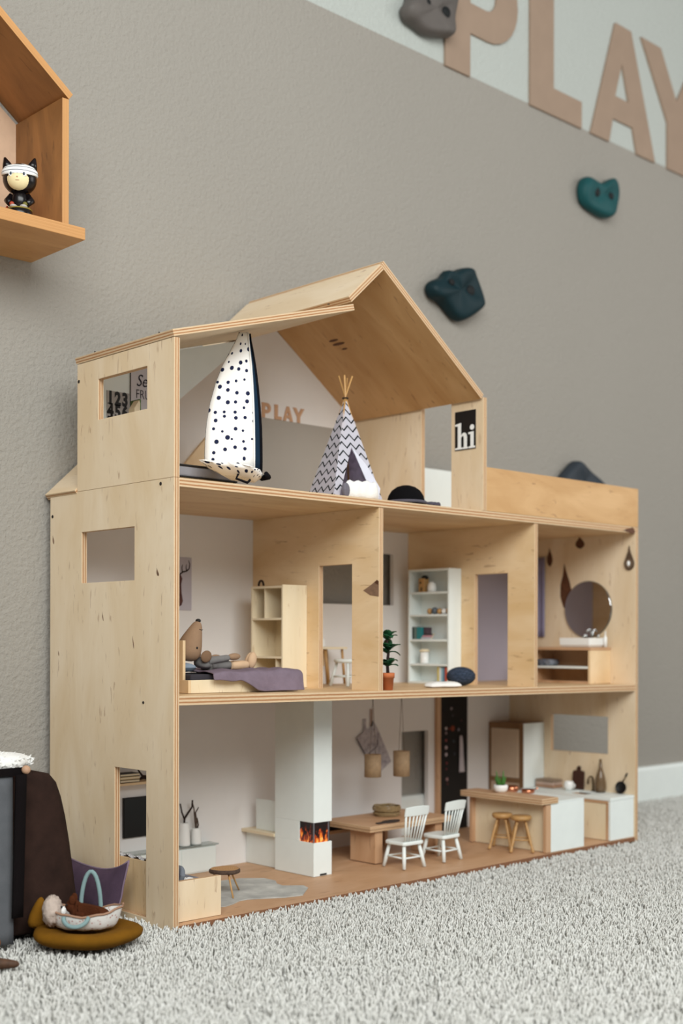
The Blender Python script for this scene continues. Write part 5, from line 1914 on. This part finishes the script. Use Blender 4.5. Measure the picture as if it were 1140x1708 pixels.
    MB().box(x0 + .0005, x0 + .0040, y0 + .0095, y1, zf, .0628).build('front_panel', [RAW], t)
    MB().box(x0 - .0008, x0 + .0040, y0 + .0046, y1, .0632, .0672).build('front_rail', [OAK], t)
    MB().board((x0 - .0008, y0 - .0005, .0676), (1, 0, 0), (0, 1, 0), xi - .0004 - x0 + .0008, y1 - y0, zt - .0676, [(.012, .050, .060, .100)], 'u', 0, 0).build('worktop', [WHITE], t, bevel=.0003)
    MB().box(x0 + .0112, x0 + .0492, y0 + .0595, y0 + .0995, .0560, .0580).build('sink_bottom', [STEEL], t)
    mb = MB()
    for a in ((x0 + .0106, x0 + .0112, y0 + .059, y0 + .100), (x0 + .0492, x0 + .0498, y0 + .059, y0 + .100)):
        mb.box(a[0], a[1], a[2], a[3], .056, .0700)
    for a in ((y0 + .0588, y0 + .0595), (y0 + .0995, y0 + .1002)):
        mb.box(x0 + .0106, x0 + .0498, a[0], a[1], .056, .0700)
    mb.build('sink_wall', [OAK], t)
    zw = zt + .0004
    f = thing('kitchen_tap', 'tall bronze arched kitchen tap at the sink', 'tap', (.936, .078, zw))
    MB().tube([(.9370, .0800, zw), (.9370, .0800, zw + .018)] + [(.9320 + .0050 * math.cos(a), .0800 + .0035 * (a / PI), zw + .018 + .0070 * math.sin(a)) for a in np.linspace(.2, PI, 8)] + [(.9270, .0835, zw + .012)], .0016, 10).build('spout', [BRASS], f)
    MB().lathe([(0, 0), (.003, 0), (.003, .002), (0, .0025)], (.9370, .0800, zw), 12).build('base', [BRASS], f)
    # carafe, cutting board, boards, cup, pan
    gb = NT('brown_glass', .12)
    gb.b.inputs['Transmission Weight'].default_value = .55
    gb.col('93785a')
    solo('brown_carafe', MB().lathe([(0, 0), (.0080, 0), (.0098, .006), (.0098, .0160), (.0068, .0290), (.0030, .0420), (.0022, .0560), (.0016, .0562), (.0014, .045), (.0030, .026), (.0075, .015), (.0075, .003), (0, .002)], (.9315, .0610, zw), 22), [gb.m], 'brown glass carafe beside the kitchen tap', 'carafe')
    t = thing('chopping_board', 'dark brown chopping board leaning on the kitchen side panel', 'chopping board', (.94, .11, zw))
    M = frame((.9385, .1235, zw), (0, -1, 0), (.08, 0, 1))
    out = [(0, 0), (.0235, 0), (.0235, .0300), (.0210, .0318), (.0155, .0325), (.0150, .0385), (.0118, .0405), (.0086, .0385), (.0080, .0325), (.0025, .0318), (0, .0300)]
    MB().curve([out, arc(.0118, .0372, .0013, 0, 330, 10)], .0026, M).build('board', [plain('dark_walnut', '4a2a1e', .5, 0, .15, 120)], t)
    cup = thing('white_cup', 'round white cup on the counter in front of the chopping board', 'cup', (.9180, .1165, zw))
    MB().lathe([(0, 0), (.0048, 0), (.0082, .0038), (.0090, .0085), (.0080, .0135), (.0070, .0150), (.0062, .0142), (.0076, .0085), (.0050, .002), (0, .0016)], (.9180, .1165, zw), 22).build('bowl', [CERAM], cup)
    MB().tube([(.9180, .1165 - .0085, zw + .0118), (.9180, .1165 - .0125, zw + .0100), (.9180, .1165 - .0120, zw + .0055), (.9180, .1165 - .0082, zw + .0045)], .0010, 8).build('handle', [CERAM], cup)
    for k, (c_, n, z, dy) in enumerate((('b98f74', 'reddish', 0, 0), ('d0b3a2', 'pinkish', .0048, .002), ('9a8470', 'brown', .0096, .001))):
        solo('serving_tray', MB().box(.9140, .9405, .1460 + dy, .1860, zw + z + .0003, zw + z + .0048), [plain(n + '_tray', c_, .6, 0, .1)], '%s wooden tray in the stack on the counter beside the oven tower, %s' % (n, ['lowest', 'middle', 'topmost'][k]), 'tray', 'trays stacked on the counter', bevel=.0008)
    t = thing('frying_pan', 'small black frying pan standing upright against the side panel', 'pan', (.938, .0235, zw))
    Mx = Matrix.Rotation(-PI / 2 + .12, 3, 'Y')
    r = .0104
    MB().lathe([(0, 0), (r * .86, 0), (r, .0040), (r * .95, .0040), (r * .82, .0008), (0, .0008)], (.9400, .0240, zw + r), 24, 0, Mx).build('pan_body', [BLACK], t)
    hd = MB().tube([(.9385, .0215, zw + 2 * r - .0005), (.9405, .0195, zw + .0245), (.9415, .0172, zw + .0290)], [.0012, .0010, .0012], 8).build('handle', [BRASS], t)
    MB().tube([(.9415, .0172, zw + .0290), (.9420, .0150, zw + .0350)], [.0016, .0014], 8).build('grip', [BLACK], hd)
    # oven tower
    t = thing('oven_tower', 'tall oven cabinet with beige front in a brown wooden surround', 'cabinet', (.914, .23, zf))
    x0, y0, y1, zt = .8850, .1895, YB - .0008, .1848
    MB().box(x0, xi - .0006, y0, y0 + .0035, zf, zt).build('white_side', [WHITE], t, bevel=.0003)
    MB().box(x0, xi - .0006, y1 - .0035, y1, zf, zt).build('side_board', [OAK], t)
    MB().box(x0, xi - .0006, y0 + .0035, y1 - .0035, zt - .004, zt).build('top_board', [DOAK], t)
    MB().box(x0 - .0010, x0 + .0020, y0 + .0002, y0 + .0090, zf, zt - .0002).build('front_stile', [DOAK], t)
    MB().box(x0 - .0010, x0 + .0020, y1 - .0050, y1 - .0002, zf, zt - .0002).build('front_stile', [DOAK], t)
    MB().box(x0 - .0010, x0 + .0020, y0 + .0090, y1 - .0050, zt - .0100, zt - .0002).build('front_rail', [DOAK], t)
    MB().box(x0 - .0010, x0 + .0020, y0 + .0090, y1 - .0050, .0800, .0880).build('front_rail', [DOAK], t)
    dr = MB().box(x0 - .0008, x0 + .0012, y0 + .0094, y1 - .0054, .0884, zt - .0104).build('upper_door', [plain('beige_front', 'dcc8b0', .5, 0, .03)], t, bevel=.0004)
    MB().box(x0 - .0013, x0 - .0008, y0 + .0130, y1 - .0090, .0925, zt - .0150).build('recessed_panel', [plain('beige_panel', 'd6c1a9', .4, 0, .03)], dr)
    MB().box(x0 - .0008, x0 + .0012, y0 + .0094, y1 - .0054, zf + .003, .0796).build('lower_door', [plain('beige_lower', 'c9b097', .5, 0, .03)], t, bevel=.0004)


kitchen()


# ================================================================ things on the carpet at the left
def floor_toys():
    BR = fabric('brown_suede', '3c2a24', .25, 500, .7)
    BLK = fabric('black_binding', '120d0e', .1)
    GR = fabric('grey_blue_canvas', '65676b', .1, 900, .5)
    z0 = .0005
    t = thing('doll_tent', 'dark brown suede doll tent with grey canvas front and white fur on top', 'doll tent', (-.22, .13, z0))
    # body: closed loft from base rectangle to narrower rounded ridge
    def ring(x0, x1, y0, y1, z, r=.012, n=5):
        pts = []
        for cx, cy, a0 in ((x1 - r, y0 + r, -90), (x1 - r, y1 - r, 0), (x0 + r, y1 - r, 90), (x0 + r, y0 + r, 180)):
            pts += [(p[0], p[1], z) for p in arc(cx, cy, r, a0, a0 + 90, n)]
        return pts
    MB().loft([ring(-.330, -.0830, .050, .165, z0, .03), ring(-.330, -.0800, .052, .163, z0 + .012, .03), ring(-.328, -.0860, .058, .160, z0 + .07, .028), ring(-.322, -.0930, .064, .156, z0 + .13, .024), ring(-.315, -.1040, .070, .150, z0 + .172, .02), ring(-.305, -.1150, .078, .142, z0 + .184, .016)]).build('suede_body', [BR], t, sub=1)
    # canvas front, a little proud of the body, leaning back
    P = lambda x, z: (x, .044 + (z - z0) * .10, z)
    cv = MB()
    cv.sheet(lambda u, v: (lambda x, z: (x, .044 + (z - z0) * .125 - .004 - .002 * math.sin(u * 14) * (1 - v), z))(-.335 + u * (.163 - .012 * (1 - v)), z0 + .001 + v * .181), 20, 14)
    cv.build('canvas_front', [GR], t, solid=.0015)
    MB().sheet(lambda u, v: (-.1720 - .0165 * (1 - v) + u * .0125, .038 + v * .022 - .0055, z0 + .030 + v * .152), 2, 10).build('black_binding', [BLK], t, solid=.003)
    MB().box(-.335, -.1600, .0585, .0625, z0 + .1805, z0 + .1890).build('top_binding', [BLK], t)
    MB().ball((-.1590, .0560, z0 + .1865), .0050, 14, 10).build('tan_bead', [plain('tan_bead', 'c39a7c', .6)], t)
    rnd = random.Random(5)
    n = 36

    def fr(s_, z):
        return [(-.2345 + .1000 * s_ * math.cos(a) * (1 + .05 * math.sin(5 * a)), .088 + .032 * s_ * math.sin(a), z0 + z + rnd.uniform(-.0015, .0015)) for a in np.linspace(0, 2 * PI, n, endpoint=False)]
    MB().loft([fr(.9, .1862), fr(1.0, .189), fr(1.0, .1975), fr(.8, .2040), fr(.4, .2055)]).build('fur_top', [FUR], t, sub=1)
    tufts = MB()
    for k in range(1500):
        a = rnd.uniform(0, 2 * PI)
        r = rnd.uniform(.5, 1.0)
        o = Vector((-.2345 + .1000 * r * math.cos(a), .088 + .032 * r * math.sin(a), z0 + .188 + rnd.uniform(0, 1) * (.0165 - .008 * r ** 4)))
        d = Vector((math.cos(a) * .8 + rnd.uniform(-.5, .5), math.sin(a) * .8 + rnd.uniform(-.5, .5), rnd.uniform(-.5, .8))).normalized()
        tufts.tube([o, o + d * .0045], [.0011, .0004], 4)
    o = tufts.build('fur_tufts', [FUR], t)
    o['kind'] = 'stuff'
    # mauve pillow leaning on the house
    PU = fabric('mauve_velvet', '5d4a5c', .15, 900, .5)
    t = thing('mauve_pillow', 'dark mauve pillow leaning against the dollhouse side panel', 'pillow', (-.02, .13, z0))
    mb = MB()

    def pf(u, v, s_):
        a, b = u * 2 - 1, v * 2 - 1
        e = max(0, (1 - abs(a)**2.6) * (1 - abs(b)**2.6))**.5
        top = .0560 - .0080 * (1 - a * a) + (.0100 * max(0, a)**3 if v > .5 else 0)
        z = z0 + .001 + v * top
        y = .1450 - a * (.073 + .003 * b)
        x = -.0150 - (1 - v) * .014 + s_ * .011 * e
        return (x, y, z)
    mb.sheet(lambda u, v: pf(u, v, -1), 16, 12)
    mb.sheet(lambda u, v: pf(u, v, 1), 16, 12)
    mb.build('pillow_body', [PU], t)
    MB().tube([Vector(pf(1, v, 0)) for v in np.linspace(0, 1, 8)] + [Vector(pf(u, 1, 0)) for u in np.linspace(1, 0, 14)], .0012, 6).build('piping', [fabric('pale_mauve', '8a7688', .08)], t)
    MB().tube([Vector(pf(u, .72, -1)) + Vector((-.0003, 0, -.003 * math.sin(PI * u))) for u in np.linspace(.05, .62, 12)], .0008, 6).build('seam', [fabric('pale_mauve_seam', '8a7688', .08)], t)
    # mustard floor cushion
    MU = fabric('mustard_cotton', '835815', .15, 1100, .5)
    c = Vector((-.1215, -.0100, z0))
    t = thing('mustard_cushion', 'round mustard floor cushion on the carpet at lower left', 'cushion', c)
    R = Matrix.Rotation(-.75, 3, 'Z')

    def cf(p, d):
        a = math.atan2(d.y, d.x)
        k = 1 + .03 * math.sin(5 * a + 1)
        z = p.z
        if d.z > 0:
            z -= .0185 * max(0, d.z)**3
        return Vector((p.x * k, p.y * k, max(z, -.0125)))
    MB().ball(c + Vector((0, 0, .0130)), (.0590, .0530, .0170), 36, 18, 0, R, cf).build('cushion_body', [MU], t)
    MB().tube([c + R @ Vector(p) for p in ((-.057, .006, .013), (-.056, .010, .028), (-.0535, .013, .043), (-.053, .0130, .048))], [.012, .0105, .0055, .0015], 12).build('pulled_corner', [MU], t, sub=1)
    # doll carry basket with a plush animal and teal handles
    z1 = z0 + .0162
    bc = Vector((-.1240, -.0110, z1))
    t = thing('doll_basket', 'doll carry basket with white floral lining and teal straps on the mustard cushion', 'basket', bc)
    PR = NT('floral_cotton', .9, 0, .1)
    vo = PR.n('TexVoronoi')
    vo.inputs['Scale'].default_value = 240
    PR.l(PR.coord(), vo.inputs['Vector'])
    PR.col(PR.ramp(vo.outputs['Distance'], [(.12, 'b4786e'), (.26, 'd9d3cf'), (.5, 'e2e0dc')]))
    Bm = Matrix.Rotation(-.72, 3, 'Z')

    def er(s_, z, dip=0):
        return [bc + Bm @ Vector((.0385 * s_ * math.cos(a), .0240 * s_ * math.sin(a), z + dip * math.cos(2 * a) + .0008 * math.sin(9 * a))) for a in np.linspace(0, 2 * PI, 32, endpoint=False)]
    MB().loft([er(.74, 0), er(.9, .006), er(1.0, .016, .003), er(1.05, .0215, .004), er(1.0, .0215, .004), er(.93, .015, .003), er(.8, .006)]).build('basket_body', [PR.m], t, sub=1)
    MB().tube(er(1.05, .0222, .004) + [er(1.05, .0222, .004)[0]], .0013, 6).build('rim_piping', [fabric('rust_piping', 'b08a72', .1)], t)
    TE = fabric('teal_strap', '8ba5a6', .08)
    bw = lambda a, b, c_: bc + Bm @ Vector((a * .82, b * .90, c_))
    for s_ in (1, -1):
        pts = []
        for q in np.linspace(0, PI, 16):
            x = -.016 * math.cos(q)
            h = math.sin(q)
            pts.append(bw(x * .85 + .002, .0255 + .002 * h, .012 + .046 * h) if s_ > 0 else bw(x - .008, -.0270 - .008 * h, .018 - .009 * h))
        MB().tube(pts, .0024, 8).build('strap', [TE], t)
    # plush
    BN = fabric('chestnut_plush', '5a2f1a', .2, 600, 1.)
    p = thing('plush_dog', 'brown plush dog with white ruff lying in the doll basket', 'soft toy', bw(0, 0, .009))
    fl = MB()
    nodes = [(bw(.006, 0, .0185), (.0120, .0090)), (bw(-.010, 0, .0190), (.0100, .0090)), (bw(-.019, -.001, .0265), (.0090, .0088)), (bw(-.0255, -.0065, .0250), (.0050, .0045)), (bw(.024, 0, .0155), (.0105, .0085)), (bw(.032, .001, .0195), .0045), (bw(-.010, -.0095, .0170), .0042), (bw(.002, -.0130, .0175), .0036), (bw(.020, -.0095, .0175), .0046), (bw(.028, -.0105, .0190), .0034)]
    skinned('plush_body', nodes, [(0, 1), (1, 2), (2, 3), (0, 4), (4, 5), (1, 6), (6, 7), (4, 8), (8, 9)], BN, p)
    for s_ in (-1, 1):
        MB().ball(bw(-.0165, s_ * .0080, .0325), (.0036, .0018, .0055), 10, 8, M=Bm).build('ear', [BN], p)
    MB().ball(bw(-.0305, -.0095, .0255), .0016, 8, 6).build('nose', [BLACK], p)
    MB().ball(bw(-.0230, -.0108, .0285), .0011, 8, 6).build('eye', [BLACK], p)
    MB().ball(bw(-.0275, -.0085, .0215), (.0032, .0020, .0045), 10, 8).build('white_muzzle', [FUR], p)
    rnd = random.Random(6)
    fl = MB().ball(bw(-.043, -.004, .0205), (.0105, .0160, .0165), 30, 20, 0, Bm, lambda p_, d: p_ * (1 + rnd.uniform(-.10, .10)))
    solo('fur_pillow', fl, [fabric('cream_fur', 'd8c5b8', .12, 500, 1.)], 'cream fur pillow at the head end of the doll basket', 'pillow')
    # brown wooden toy fragment at the picture's edge
    mb = MB().tube([(-.2700, -.0160, .0030), (-.2480, -.0340, .0055), (-.2350, -.0450, .0045), (-.2260, -.0525, .0040)], [.0085, .0075, .0050, .0035], 10)
    mb.tube([(-.2480, -.0340, .0090), (-.2530, -.0300, .0190), (-.2600, -.0270, .0270)], [.0050, .0042, .0030], 8)
    solo('brown_stick', mb, [plain('mottled_brown', '66452f', .7, 0, .3, 150)], 'brown wooden toy stick on the carpet at the lower left edge', 'stick', sub=1)
    solo('orange_toy', MB().ball((-.2125, .0300, .0085), (.008, .008, .008), 14, 10), [plain('orange_wool', 'a5612a', .8)], 'small orange toy ball at the left edge below the tent', 'ball')


floor_toys()
